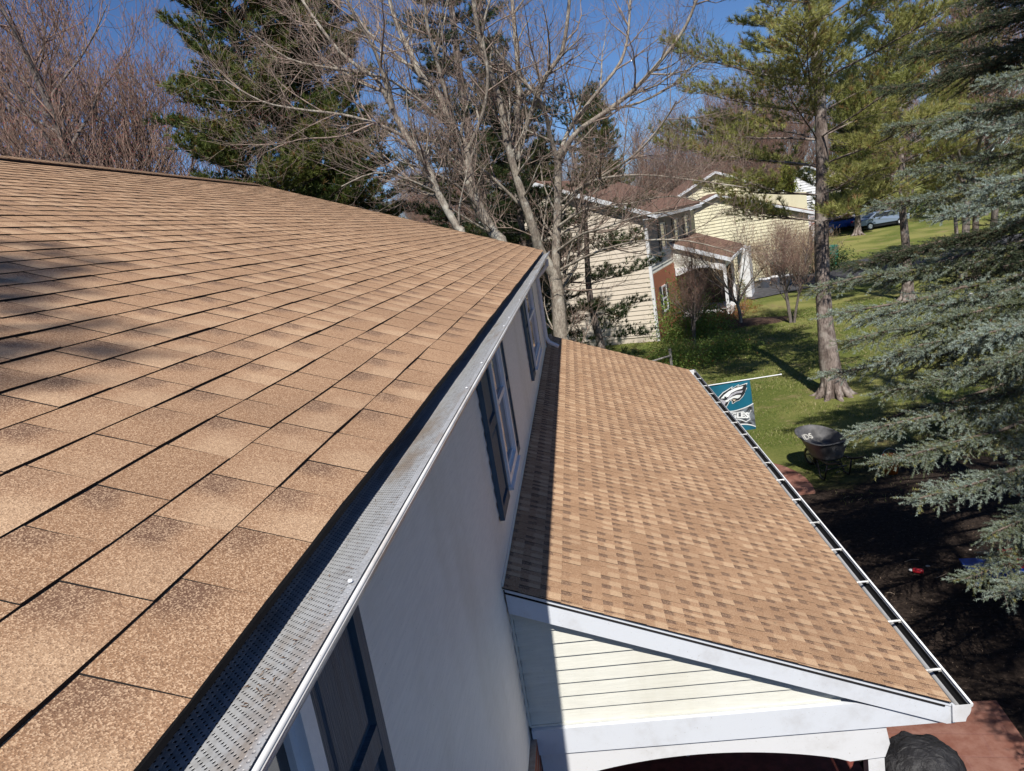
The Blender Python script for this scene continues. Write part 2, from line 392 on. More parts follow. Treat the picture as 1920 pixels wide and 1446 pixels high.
# ---------------------------------------------------------------- shingles
def shingle_roof(name, O, e, s, nrmv, L, S, E, parent, seed=1, tab=(.15, .27), wav=.0015, rmin=0.0, mat='shingle'):
    "courses of laminated shingles: every tab is a raised slab with its own butt edge"
    rr = random.Random(seed); O, e, s, nv = map(Vector, (O, e, s, nrmv))
    V = []; F = []; MI = []; UV = []; RN = []
    def quad(ps, mi, uvs, rn):
        i = len(V); V.extend(tuple(p) for p in ps); F.append((i, i+1, i+2, i+3)); MI.append(mi); UV.extend(uvs); RN.extend([rn]*4)
    K = int(math.ceil(S/E)); full = [(0,0),(1,0),(1,1),(0,1)]
    for k in range(K):
        y = 0.0 - rr.uniform(0, .2); hi = rr.random() < .5; v0 = k*E; v1 = min((k+1)*E, S)
        ph = rr.uniform(0, 6); lift0 = rr.uniform(-.0008, .001)
        while y < L:
            wdt = rr.uniform(*tab); a = max(y, 0); b = min(y+wdt, L); y += wdt
            if b-a < .004: continue
            t = (.0092 if hi else .0078) + lift0 + rr.uniform(-.0006, .0008); hi = not hi if rr.random() < .86 else hi
            gap = .0004
            rn = (rmin+(1-rmin)*rr.random(), rmin+(1-rmin)*rr.random())
            N = max(1, int((b-a)/.14))
            for q in range(N):
                aa = a+(b-a)*q/N + (gap if q == 0 else 0); bb = a+(b-a)*(q+1)/N - (gap if q == N-1 else 0)
                def P(u, v, h):
                    dv = wav*(math.sin(u*5.1+ph)+.6*math.sin(u*13.7+ph*2)) if h > 0 else 0
                    dh = .0012*math.sin(u*6.3+ph*1.7)
                    return O + e*u + s*(v+dv) + nv*(max(h, 0)+dh*(1 if h > 0 else 0))
                uu0 = (aa-a)/(b-a); uu1 = (bb-a)/(b-a)
                uvs = [(uu0, 0), (uu1, 0), (uu1, 1), (uu0, 1)]
                quad([P(aa, v0, t), P(bb, v0, t), P(bb, v1+.004, .003 if t < .0086 else .0042), P(aa, v1+.004, .003 if t < .0086 else .0042)], 0, uvs, rn)
                quad([P(aa, v0, 0)-nv*.004, P(bb, v0, 0)-nv*.004, P(bb, v0, t), P(aa, v0, t)], 1, full, rn)
                if q == 0: quad([P(aa, v1, 0), P(aa, v0, 0), P(aa, v0, t), P(aa, v1, .006)], 1, full, rn)
                if q == N-1: quad([P(bb, v0, 0), P(bb, v1, 0), P(bb, v1, .006), P(bb, v0, t)], 1, full, rn)
    me = bpy.data.meshes.new(name); me.from_pydata(V, [], F); me.materials.append(M[mat]); me.materials.append(M['core'])
    me.polygons.foreach_set('material_index', MI)
    for nm, dat in (('tab', UV), ('rnd', RN)):
        l = me.uv_layers.new(name=nm); l.data.foreach_set('uv', [c for p in dat for c in p])
    me.update(); o = bpy.data.objects.new(name, me); COL.objects.link(o); o.parent = parent
    return o

# ---------------------------------------------------------------- the house under the camera
house = thing('house', (0, 0, 0), 'off-white sided house with brown shingled roof and side porch, filling the foreground', 'house')
Y0, Y1 = -3.2, 13.2           # main body along Y
WX = -.765
EX, EZ = -.545, CZ-.505       # shingle edge
RX, RZ = -5.46, CZ+1.45
sv = Vector((RX-EX, 0, RZ-EZ)); SL = sv.length; sv.normalize(); nv = Vector((-sv.z*-1, 0, -sv.x)); nv = Vector((sv.z, 0, -sv.x))
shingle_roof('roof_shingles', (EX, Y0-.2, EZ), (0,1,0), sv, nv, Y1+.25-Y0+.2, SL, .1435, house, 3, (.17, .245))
mb = MB()   # deck below the shingles, far slope and ridge cap carrier
nb = nv*-.004
A = Vector((EX-.012, 0, EZ)) + nb; B = Vector((RX, 0, RZ)) + nb
mb.prism([(A.x, Y0-.19, A.z), (B.x, Y0-.19, B.z), (2*RX-EX, Y0-.19, EZ), (2*RX-EX, Y0-.19, EZ-.02), (B.x, Y0-.19, B.z-.03), (A.x, Y0-.19, A.z-.022)], (0, Y1-Y0+.43, 0))
mb.build('roof_deck', M['core'], house)
sv2 = Vector((-sv.x, 0, sv.z)); nv2 = Vector((-nv.x, 0, nv.z))
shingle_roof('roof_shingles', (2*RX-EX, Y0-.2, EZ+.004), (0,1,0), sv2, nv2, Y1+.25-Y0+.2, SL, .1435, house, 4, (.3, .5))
# ridge cap: overlapping bent shingles on a low vent, stopping short of the rake
mb = MB(); y = Y0; rr = random.Random(5)
VV = []; 
while y < 12.9:
    for sg in (1, -1):
        a = Vector((RX, 0, RZ+.036)); sl_ = Vector((sg*math.cos(math.atan(.4)), 0, -math.sin(math.atan(.4))))
        lift = .006
        b = a + sl_*.165
        mb.face([(a.x, y, a.z+lift), (b.x, y, b.z+lift), (b.x, y+.16, b.z), (a.x, y+.16, a.z)])
        mb.face([(a.x, y, a.z+lift), (a.x, y, a.z-.004), (b.x, y, b.z-.006), (b.x, y, b.z+lift)], 1)
        mb.face([(b.x, y, b.z+lift), (b.x, y, b.z-.006), (b.x, y+.16, b.z-.006), (b.x, y+.16, b.z)], 0)
    y += .145
cap = mb.build('ridge_cap', [M['shingle'], M['core']], house, recalc=False)
for nm in ('tab', 'rnd'):
    l = cap.data.uv_layers.new(name=nm); l.data.foreach_set('uv', [c for p in cap.data.polygons for q in range(4) for c in ((.5, .3) if nm == 'tab' else ((p.index*37 % 100)/100, (p.index*61 % 100)/100))])
mb = MB()
for sg in (1, -1): mb.obox((RX, Y0, RZ+.010), (sg*.15, 0, -.060), (0, 12.85-Y0, 0), (0, 0, .017))
mb.build('ridge_vent', M['core'], house)

# walls (second storey siding from the brick line to the soffit)
def lap_board_wall(mb, O, u, n, L, z0, z1, ex=.1016, proud=.012, lo=None, hi=None, gap=0.0):
    "horizontal lap siding; lo(z)/hi(z) clip each board to a gable outline"
    O, u, n = map(Vector, (O, u, n)); z = z0
    while z < z1-.001:
        zt = min(z+ex, z1)
        a0 = lo(z) if lo else 0; b0 = hi(z) if hi else L; a1 = lo(zt) if lo else 0; b1 = hi(zt) if hi else L
        if b0-a0 > .01:
            b1 = max(b1, a1+.001); U = Vector((0, 0, 1))
            P = lambda t, zz, d: O+u*t+n*d+U*(zz)
            mb.face([P(a0, z, proud), P(b0, z, proud), P(b1, zt, .003), P(a1, zt, .003)])
            mb.face([P(a0, z, 0), P(b0, z, 0), P(b0, z, proud), P(a0, z, proud)])
            mb.face([P(a0, z, -.0), P(a0, z, proud), P(a1, zt, .003), P(a1, zt, -.0)])
        z = zt
BZ = CZ-3.42
mb = MB()
mb.box((WX-.15, Y0, BZ), (WX, Y1, CZ-.62)); 
lap_board_wall(mb, (WX, Y0, 0), (0,1,0), (1,0,0), Y1-Y0, BZ, CZ-.62, .1016, .013)
wallo = mb.build('wall_siding', M['side'], house)
mb = MB(); mb.box((2*RX-WX, Y0+.02, 0), (WX-.15, Y1-.02, CZ-.62))
mb.prism([(2*RX-WX, Y0+.02, CZ-.62), (WX-.15, Y0+.02, CZ-.62), (RX, Y0+.02, RZ-.12)], (0, Y1-Y0-.04, 0))
mb.build('wall_core', M['side'], house)
mb = MB(); mb.box((WX-.15, Y0, 0), (WX+.055, Y1, BZ-.004)); mb.build('brick_wall', M['brick'], house)
mb = MB(); mb.box((WX-.01, Y1-.012, BZ), (WX+.026, Y1+.05, CZ-.62)); mb.build('corner_trim', M['sash'], house)
# soffit, fascia, far rake
mb = MB(); mb.box((WX-.02, Y0-.15, CZ-.63), (-.568, Y1+.2, CZ-.618)); mb.build('soffit', M['white'], house)
mb = MB(); mb.box((-.566, Y0-.15, CZ-.67), (-.552, Y1+.2, CZ-.60)); mb.build('fascia', M['white'], house)
mb = MB(); s3 = sv*SL
mb.obox((EX, Y1+.2, EZ-.19), (s3.x, 0, s3.z), (0, .022, 0), (0, 0, .16)); mb.obox((2*RX-EX, Y1+.2, EZ-.19), (-s3.x, 0, s3.z), (0, .022, 0), (0, 0, .16))
mb.build('rake_board', M['white'], house)

# main gutter with its perforated guard
LX, LZ = -.42, CZ-.53
def gutter(name, lipx, lipz, backx, y0, y1, parent, matf, matlip, bk=.05, lr=.0065, dk=1.0):
    prof = [(0, 0), (.004, -.006), (.002, -.016), (-.008, -.020), (-.010, -.045), (-.018, -.068), (-.034, -.090), (-.040, -.104), (-.044, -.122)]
    prof = [(a, b*dk) for a, b in prof]; dz_ = .122*dk
    pts = [(lipx+a, lipz+b) for a, b in prof] + [(backx, lipz-dz_), (backx, lipz-bk)]
    inn = [(backx+.002, lipz-bk-.002), (backx+.002, lipz-dz_+.003)] + [(lipx+a-.003, lipz+b+(.003 if b < -.1*dk else 0)) for a, b in reversed(prof)]
    mb = MB(); ring = pts + inn; n = len(ring); i = 0
    for yy in (y0, y1): mb.v += [(x, yy, z) for x, z in ring]
    for k in range(n): l = (k+1) % n; mb.f.append((k, l, n+l, n+k)); mb.m.append(0)
    for cap_ in (0, 1):
        yy = y0 if cap_ == 0 else y1
        mb.prism([(x, yy, z) for x, z in pts[:-1]] + [(backx, yy, lipz-bk-.004)], (0, .004 if cap_ else -.004, 0))
    g = mb.build(name, matf, parent)
    mb = MB(); mb.tube([(lipx-.002, y0-.004, lipz), (lipx-.002, y1+.004, lipz)], lr, 8); mb.build('gutter_lip', matlip, g, smooth=True)
    return g
g1 = gutter('gutter', LX, LZ, -.550, Y0-.15, Y1+.18, house, M['gutface'], M['lip'], .05, .005, .60)
mb = MB()   # guard: slides under the shingles, flat rim at the lip
prof = [(-.66, EZ-.045), (-.58, EZ-.062), (-.54, EZ-.060), (-.450, LZ-.012), (-.440, LZ+.0055), (-.424, LZ+.006), (LX-.002, LZ+.010)]
for yy in (Y0-.14, Y1+.17): mb.v += [(x, yy, z) for x, z in prof]
n = len(prof)
for k in range(n-1): mb.f.append((k, k+1, n+k+1, n+k)); mb.m.append(0)
gd = mb.build('gutter_guard', M['perf'], house, recalc=False)
for y in (1.06, 2.45, 2.9, 3.95, 4.3, 5.25, 6.6, 6.9, 8.3, 9.8, 11.3, 12.3, -.4):
    mb = MB(); mb.rev([(.0001, .0045), (.003, .004), (.0044, .0018), (.0046, 0)][::-1], (-.437, y, LZ+.0085), 10)
    mb.build('guard_screw', M['sash'], gd, smooth=True)
# specks of grit on the guard
# windows with raised panel shutters
def window(y0, y1, z0, z1, parent):
    x = WX+.032
    mb = MB()
    for a, b in (((y0, z0), (y1, z0+.06)), ((y0, z1-.06), (y1, z1)), ((y0, z0+.06), (y0+.06, z1-.06)), ((y1-.06, z0+.06), (y1, z1-.06))):
        mb.box((x-.02, a[0], a[1]), (x+.035, b[0], b[1]))
    mb.box((x-.02, y0+.055, (z0+z1)/2-.02), (x+.022, y1-.055, (z0+z1)/2+.02))
    for a in (y0+.06, y1-.085): mb.box((x-.015, a, z0+.06), (x+.012, a+.025, z1-.06))
    mb.box((x-.015, y0+.085, z0+.06), (x+.010, y1-.085, z0+.09))
    w_ = mb.build('window', M['sash'], parent)
    mb = MB(); mb.box((x-.016, y0+.05, z0+.05), (x-.004, y1-.05, z1-.05)); mb.build('pane', M['glass'], w_)
    mb = MB(); mb.prism([(x-.01, y0-.015, z0), (x+.055, y0-.015, z0-.018), (x+.055, y0-.015, z0-.034), (x-.01, y0-.015, z0-.034)], (0, y1-y0+.03, 0)); mb.build('sill', M['sash'], w_)
def shutter(y0, y1, z0, z1, parent, mat):
    x = WX+.017; mb = MB(); t = .055; mid = (z0+z1)/2-.05
    for yy in (y0, y1-t): mb.box((x-.004, yy, z0), (x+.030, yy+t, z1))
    for zz in (z0, mid, z1-t-.02): mb.box((x-.004, y0+t, zz), (x+.029, y1-t, zz+t+.02))
    for za, zb in ((z0+t+.02, mid), (mid+t+.02, z1-t-.02)):
        mb.box((x-.002, y0+t, za), (x+.010, y1-t, zb))
        i = len(mb.v); a, b, c, d = y0+t+.012, y1-t-.012, za+.012, zb-.012
        mb.face([(x+.010, a, c), (x+.010, b, c), (x+.022, b-.025, c+.025), (x+.022, a+.025, c+.025)])
        mb.face([(x+.010, a, d), (x+.010, b, d), (x+.022, b-.025, d-.025), (x+.022, a+.025, d-.025)])
        mb.face([(x+.010, a, c), (x+.010, a, d), (x+.022, a+.025, d-.025), (x+.022, a+.025, c+.025)])
        mb.face([(x+.010, b, c), (x+.010, b, d), (x+.022, b-.025, d-.025), (x+.022, b-.025, c+.025)])
        mb.face([(x+.022, a+.025, c+.025), (x+.022, b-.025, c+.025), (x+.022, b-.025, d-.025), (x+.022, a+.025, d-.025)])
    return mb.build('shutter', mat, parent, recalc=False)
ZB, ZT = CZ-1.86, CZ-.66
for (a, b, c, d) in ((.05, .42, 1.35, 1.76), (4.60, 5.05, 5.80, 6.20), (8.98, 9.42, 10.95, 11.38)):
    window(b+.01, c-.01, ZB, ZT, house); shutter(a, b, ZB-.08, ZT+.0, house, M['shutter']); shutter(c, d, ZB-.08, ZT+.0, house, M['shutter'])
# downspout with its elbow onto the porch roof
mb = MB(); yd = 12.95
mb.tube([(-.49, yd, LZ-.11), (-.50, yd, LZ-.22), (-.70, yd, LZ-.42), (-.705, yd, CZ-2.02), (-.66, yd-.01, CZ-2.12), (-.50, yd-.03, CZ-2.22)], .036, 8)
mb.build('downspout', M['white'], house, smooth=False)

# ---------------------------------------------------------------- side porch
PY0, PY1 = 4.25, 14.65
JX, JZ = WX, CZ-2.25
PX, PZ = 1.985, CZ-3.385
ps = Vector((JX-PX, 0, JZ-PZ)); PL = ps.length; ps.normalize(); pn = Vector((ps.z, 0, -ps.x))
shingle_roof('porch_roof_shingles', (PX, PY0-.015, PZ), (0,1,0), ps, pn, PY1-PY0+.03, PL+.02, .143, house, 8, (.075, .155), .0012, .0, 'shingle_porch')
mb = MB(); q = pn*-.012
mb.obox((PX-.02+q.x, PY0, PZ-.012+q.z+.008), (JX-PX+.02, 0, JZ-PZ-.004), (0, PY1-PY0, 0), (-pn.x*.02, 0, -.02))
mb.build('porch_roof_deck', M['core'], house)
# step flashing strip where porch roof meets the wall
mb = MB(); mb.box((WX+.010, PY0, JZ-.02), (WX+.016, Y1, JZ+.045)); mb.build('wall_flashing', M['side'], house)
# beyond the main wall the porch roof runs on past the corner: small back slope
# near gable end
def rake(y, parent):
    mb = MB()
    mb.prism([(JX+.02, y, JZ-.022), (PX+.03, y, PZ-.030), (PX+.03, y, PZ-.165), (PX-.02, y, PZ-.165), (JX+.02, y, JZ-.195)], (0, .02, 0))
    o = mb.build('rake_board', M['white'], parent)
    mb = MB(); mb.prism([(JX+.02, y-.006, JZ-.016), (PX+.03, y-.006, PZ-.026), (PX+.03, y-.006, PZ-.044), (JX+.02, y-.006, JZ-.036)], (0, .007, 0)); mb.build('drip_edge', M['white'], o)
rake(PY0+.005, house); rake(PY1-.02, house)
GY = PY0+.06
mb = MB(); slope = (JZ-PZ)/(PX-JX)
zline = lambda x: JZ-.10-slope*(x-JX)
mb.box((WX+.02, GY+.012, CZ-3.36), (WX+.03, GY+.05, CZ-2.5))
lap_board_wall(mb, (WX, GY+.03, 0), (1,0,0), (0,-1,0), 2.7, CZ-3.345, JZ-.1, .1016, .022, lo=lambda z: .02, hi=lambda z: (JZ-.10-z)/slope)
mb.face([(WX+.02, GY+.032, CZ-3.345), (PX-.1, GY+.032, CZ-3.345), (WX+.02, GY+.032, JZ-.1)])
gs_ = mb.build('gable_siding', M['cream'], house)
mb = MB(); mb.box((WX+.012, GY+.0, CZ-3.345), (WX+.030, GY+.032, JZ-.15)); mb.build('corner_channel', M['cream'], house)
mb = MB(); mb.box((WX+.02, GY-.004, CZ-3.357), (1.33, GY+.03, CZ-3.343)); mb.build('starter_strip', M['cream'], house)
mb = MB(); mb.prism([(WX+.03, GY-.035, CZ-3.36), (1.42, GY-.035, CZ-3.36), (PX+.02, GY-.035, PZ-.158), (PX+.02, GY-.035, CZ-3.555), (WX+.03, GY-.035, CZ-3.555)], (0, .10, 0))
mb.build('frieze_board', M['white'], house)
# arched header and corner posts
def arched(y0, y1, xa, xb, parent):
    n = 24; pts = [(WX+.06, y0, CZ-3.562), (1.60, y0, CZ-3.562), (1.62, y0, CZ-3.70), (1.585, y0, CZ-3.80), (xb, y0, CZ-3.815)]
    for k in range(1, n):
        t = k/n; x = xb+(xa-xb)*t; pts.append((x, y0, CZ-3.815+.150*math.sin(math.pi*t)**.75))
    pts += [(xa, y0, CZ-3.815), (WX+.06, y0, CZ-3.815)]
    mb = MB(); mb.prism(pts, (0, y1-y0, 0)); return mb.build('arched_header', M['whitepaint'], parent)
arched(GY-.015, GY+.11, -.62, 1.36, house)
mb = MB(); mb.box((1.48, GY+0, .10), (1.585, GY+.095, CZ-3.81)); mb.box((1.465, GY-.015, .10), (1.60, GY+.11, .26)); mb.build('post', M['whitepaint'], house)
for yy in (7.6, 11.0, 14.25):
    mb = MB(); mb.box((1.48, yy, .10), (1.585, yy+.1, CZ-3.60)); mb.build('post', M['whitepaint'], house)
mb = MB(); mb.box((1.49, GY+.12, CZ-3.80), (1.575, PY1-.1, CZ-3.56)); mb.build('porch_beam', M['whitepaint'], house)
mb = MB(); mb.box((WX+.03, GY+.07, CZ-3.555), (PX-.02, PY1-.03, CZ-3.54)); mb.build('porch_ceiling', M['white'], house)
mb = MB(); mb.box((PX-.022, PY0+.02, CZ-3.56), (PX-.004, PY1-.02, PZ-.03)); mb.build('porch_fascia', M['white'], house)
# small hooks below the arch
for x, s in ((.315, 1.0), (-.06, .4), (.83, .4)):
    mb = MB(); z = CZ-3.672 + (-.02 if x < 0 else 0)
    pts = [(x, GY+.02, z+.012)] + [(x-.016*s+.016*s*math.cos(t), GY+.02, z-.012*s-.016*s*math.sin(t)) for t in np.linspace(0, 4.6, 10)]
    mb.tube(pts, .0035, 6); mb.build('hook', M['sash'], house, smooth=True)
# porch gutter with hangers
g2 = gutter('porch_gutter', 2.115, CZ-3.405, 1.992, PY0-.012, PY1+.05, house, M['whitepaint'], M['sash'], -.004, .0075)
mb = MB(); mb.prism([(1.9955, PY0, CZ-3.425), (1.9975, PY0, CZ-3.425), (1.9985, PY0, CZ-3.520), (2.070, PY0, CZ-3.520), (2.098, PY0, CZ-3.455), (2.101, PY0, CZ-3.425), (2.103, PY0, CZ-3.425), (2.101, PY0, CZ-3.457), (2.0725, PY0, CZ-3.5225), (1.9955, PY0, CZ-3.5225)], (0, PY1-PY0+.03, 0)); mb.build('gutter_debris', M['dark'], g2)
for k in range(17):
    y = PY0+.36+k*.62; mb = MB()
    mb.box((1.99, y, CZ-3.418), (2.112, y+.024, CZ-3.413)); mb.box((2.085, y, CZ-3.428), (2.110, y+.024, CZ-3.418)); mb.box((1.99, y+.009, CZ-3.413), (2.108, y+.015, CZ-3.408)); mb.build('gutter_hanger', M['steel'], g2)
mb = MB(); mb.tube([(2.05, PY1-.05, CZ-3.53), (2.05, PY1-.05, CZ-3.6), (2.02, PY1-.05, .1)], .03, 8); mb.build('porch_downspout', M['white'], house)

def debris(name, n, fn, mat, parent, size):
    P = np.array([fn() for _ in range(n)]); d = nrm(RNG.normal(size=(n, 3))*np.array([1, 1, .15]))*RNG.uniform(.4, 1.3, (n, 1))*size; s_ = nrm(np.cross(d, np.array([[0, 0, 1.0]])))*size*.22
    o = tri_cloud(name, np.stack([P-d*.5, P+s_, P+d*.5], 1), mat, parent); tag(o, kind='stuff'); return o
_dr = random.Random(3)
def _g():
    x = -.44-_dr.random()**1.5*.10; y = .8+_dr.random()**1.6*12; t = (x+.54)/(.09); return (x, y, (EZ-.060)*(1-t)+(LZ-.012)*t+.003)
debris('guard_debris', 420, _g, simple('dry_debris', (.16,.10,.06), .9, bd=0), gd, .011)
def _p():
    x = _dr.uniform(-.4, 1.95); t = (x-JX)/(PX-JX); return (x, _dr.uniform(4.4, 14), JZ*(1-t)+PZ*t+.014)
debris('roof_debris', 60, _p, simple('pale_debris', (.36,.27,.17), .9, bd=0), house, .035)
# ---------------------------------------------------------------- trees
def catmull(pts, rad, sub=3):
    P = [Vector(p) for p in pts]; out = []; ro = []
    for i in range(len(P)-1):
        p0 = P[max(i-1, 0)]; p1 = P[i]; p2 = P[i+1]; p3 = P[min(i+2, len(P)-1)]
        for k in range(sub):
            t = k/sub; out.append(.5*((2*p1)+(p2-p0)*t+(2*p0-5*p1+4*p2-p3)*t*t+(3*p1-p0-3*p2+p3)*t**3)); ro.append(rad[i]*(1-t)+rad[i+1]*t)
    out.append(P[-1]); ro.append(rad[-1]); return out, ro
class Woody:
    "grows branches into a trunk mesh, a twig mesh and optional buds"
    def __init__(s, seed, cfg): s.r = random.Random(seed); s.big = MB(); s.tw = MB(); s.tips = []; s.c = cfg
    def limb(s, pts, rad, lvl, sub=3, spawn=True, t0=.15):
        p, r = catmull(pts, rad, sub)
        if r[0] > s.c.get('split', .03): s.big.tube(p, r, 8 if r[0] > .08 else 6, cap=False)
        else: s.tw.tube(p, r, 4 if r[0] > .012 else 3, cap=False)
        if spawn: s.kids(p, r, lvl, t0)
    def kids(s, p, r, lvl, t0=.15):
        c = s.c; L = sum((p[i+1]-p[i]).length for i in range(len(p)-1)); rr = s.r
        n = int(L*c['dens'][min(lvl, len(c['dens'])-1)]+rr.random())
        for _ in range(n):
            t = t0+(1-t0)*rr.random()**.8; q = t*(len(p)-1); i = min(int(q), len(p)-2); b = p[i].lerp(p[i+1], q-i); d = (p[i+1]-p[i]).normalized()
            rad = min(r[i]*.6, c['rad'][min(lvl, len(c['rad'])-1)]*rr.uniform(.7, 1.1))
            ln = c['len'][min(lvl, len(c['len'])-1)]*rr.uniform(.55, 1.15)*(1.15-.55*t)
            az = Vector((rr.gauss(0, 1), rr.gauss(0, 1), rr.gauss(c.get('up', .25), .8))); az = (az-d*az.dot(d)).normalized()
            a = R_(rr.uniform(28, 62)); nd = (d*math.cos(a)+az*math.sin(a)).normalized()
            s.sprout(b, nd, ln, rad, lvl+1)
    def sprout(s, b, d, ln, rad, lvl):
        rr = s.r; c = s.c; m = 4 if lvl < 3 else 3; pts = [b]; rs = [rad]; up = c.get('trop', .18)
        for k in range(m):
            d = (d+Vector((rr.gauss(0, .16), rr.gauss(0, .16), rr.gauss(up, .14)))).normalized()
            pts.append(pts[-1]+d*ln/m); rs.append(max(rad*(1-.8*(k+1)/m), c.get('minr', .0035)))
        if rad > c.get('split', .03): s.big.tube(pts, rs, 6, cap=False)
        else: s.tw.tube(pts, rs, 4 if rad > .012 else 3, cap=False)
        if lvl < c['max']: s.kids(pts, rs, lvl)
        s.tips.append((pts[-1], d)); 
        if lvl >= c['max']-1: s.tips.append((pts[-2], d))
def bud_cloud(tips, size, k, off):
    P = np.array([tuple(t[0]-off) for t in tips]); n = len(P)
    P = np.repeat(P, k, 0) + RNG.normal(0, size*1.6, (n*k, 3)); 
    a = nrm(RNG.normal(size=(n*k, 3)))*size; b = nrm(RNG.normal(size=(n*k, 3)))*size
    return np.stack([P, P+a, P+b], 1)
def finish_bare(W, name, base, label, group, bark, twig, bud=None, bsize=.012, bk=2):
    t = thing(name, base, label, 'tree', group); off = Vector(base)
    for mb in (W.big, W.tw):
        mb.v = [(x-off.x, y-off.y, z-off.z) for x, y, z in mb.v]
    W.big.build('trunk', bark, t, smooth=True, recalc=False); cr = W.tw.build('crown', twig, t, smooth=True, recalc=False)
    if bud: tri_cloud('buds', bud_cloud(W.tips, bsize, bk, off), bud, cr)
    return t

# --- the grey maples right behind the house, limbs laid out as they fork
def maple(label, seed, base, limbs, Y, dens=(2.6, 4.2, 6.0)):
    cfg = dict(dens=dens, rad=(.034, .015, .0065, .0042), len=(2.3, 1.25, .62, .32), max=3, trop=.09, up=.15, minr=.0026, split=.028)
    W = Woody(seed, cfg); rr = random.Random(seed)
    for li, (pix, wid, dep) in enumerate(limbs):
        n = len(pix); pts = []; rad = []
        for i, (x, y) in enumerate(pix):
            t = i/(n-1); yy = Y+dep[0]*(1-t)+dep[1]*t; pts.append(at(x, y, yy)); rad.append((wid[0]*(1-t)+wid[1]*t)*.43*yy/FPX)
        if li == 0: pts = [Vector((pts[0].x+.1, pts[0].y, -.2)), pts[0].lerp(Vector((pts[0].x+.06, pts[0].y, 0)), .5)] + pts; rad = [rad[0]*1.5, rad[0]*1.1] + rad
        W.limb(pts, rad, 0, 3, True, .30 if li == 0 else .08)
    return finish_bare(W, 'maple_tree', base, label, 'grey maples behind the house', M['maplebark'], M['twig'], M['bud'], .011, 1)
maple('bare grey maple with a thick trunk forking beside the far gutter end', 21, (-.6, 20.6, 0), [
 ([(1053, 640), (1047, 570), (1040, 512)], (34, 27), (0, 0)),
 ([(1042, 520), (1012, 470), (1003, 440), (985, 385), (965, 320), (950, 265), (936, 185), (907, 105), (890, 20), (880, -80)], (24, 7), (0, -1.5)),
 ([(962, 315), (968, 235), (973, 165), (968, 90), (960, 0), (955, -90)], (14, 6), (-.3, 1.0)),
 ([(970, 300), (988, 233), (1008, 183), (1023, 143), (1053, 98), (1066, 20), (1070, -60)], (12, 6), (-.3, -1.2)),
 ([(1042, 520), (1043, 456), (1046, 383), (1046, 300)], (20, 15), (.1, .2)),
 ([(1046, 302), (1030, 250), (1023, 213), (1000, 173), (962, 133), (930, 95), (900, 60)], (11, 4), (.2, -1.6)),
 ([(1046, 300), (1056, 285), (1083, 247), (1140, 207), (1190, 167), (1248, 103), (1285, 50), (1310, -10)], (13, 5), (.2, -1.0)),
 ([(1048, 288), (1073, 233), (1120, 173), (1163, 117), (1178, 60), (1182, -20)], (9, 4), (.2, 1.2)),
 ([(1143, 206), (1200, 192), (1260, 160), (1310, 110)], (6, 2.5), (-.4, .8)),
 ([(1048, 400), (1085, 360), (1130, 330), (1190, 290), (1240, 235), (1268, 190)], (7, 3), (.3, -2)),
 ([(1038, 560), (1080, 500), (1090, 430), (1120, 380)], (8, 3), (.1, 1.5)),
 ([(1046, 425), (1100, 392), (1180, 382), (1260, 368), (1345, 385)], (6, 2.2), (0, -2)),
 ([(1046, 385), (1110, 340), (1200, 328), (1300, 338), (1400, 352)], (6, 2.2), (.2, -2.5)),
 ([(1052, 505), (1120, 472), (1200, 452), (1290, 452), (1380, 475)], (6, 2.2), (0, -3)),
 ([(1046, 470), (1090, 440), (1130, 428), (1200, 405), (1270, 395)], (6, 2.5), (0, -3)),
 ([(985, 395), (930, 340), (880, 300), (850, 290)], (8, 3), (0, -1.5))], 20.6)
maple('bare maple with a pale sweeping trunk at the middle of the roof edge', 22, (-2.6, 19.2, 0), [
 ([(945, 470), (925, 437), (887, 367), (873, 283), (853, 247)], (26, 17), (0, 0)),
 ([(853, 250), (827, 187), (790, 143), (770, 100), (750, 60), (730, 0), (722, -70)], (16, 6), (0, 1.2)),
 ([(860, 262), (840, 190), (818, 110), (800, 40), (793, -60)], (11, 5), (0, -1.0)),
 ([(790, 145), (740, 100), (690, 60), (650, 0)], (7, 4), (.8, 2.0)),
 ([(852, 248), (800, 200), (735, 152), (690, 140)], (8, 3), (0, -1.8)),
 ([(873, 290), (905, 215), (915, 140), (905, 60), (925, -20)], (9, 4), (0, -1)),
 ([(905, 400), (860, 350), (800, 320), (740, 300)], (7, 3), (0, -2.0))], 19.2)
maple('bare maple leaning left with dark lower limbs over the roof edge', 23, (-3.6, 17.6, 0), [
 ([(868, 450), (857, 427), (820, 360), (800, 310), (763, 258)], (18, 13), (0, 0)),
 ([(763, 260), (733, 200), (707, 150), (683, 133), (640, 100), (600, 50), (560, -10)], (12, 5), (0, 1.0)),
 ([(735, 203), (712, 120), (690, 70), (655, 10), (640, -60)], (9, 4), (0, -1.0)),
 ([(770, 262), (707, 233), (640, 215), (560, 205), (490, 190), (420, 150)], (8, 3), (0, -1.5)),
 ([(690, 136), (620, 128), (540, 110), (470, 60)], (7, 3), (.4, -1.0)),
 ([(700, 232), (640, 256), (560, 262), (500, 285)], (5, 2), (-.5, -2.5)),
 ([(820, 362), (760, 335), (700, 325), (640, 350)], (6, 2.5), (0, -2.0))], 17.6)

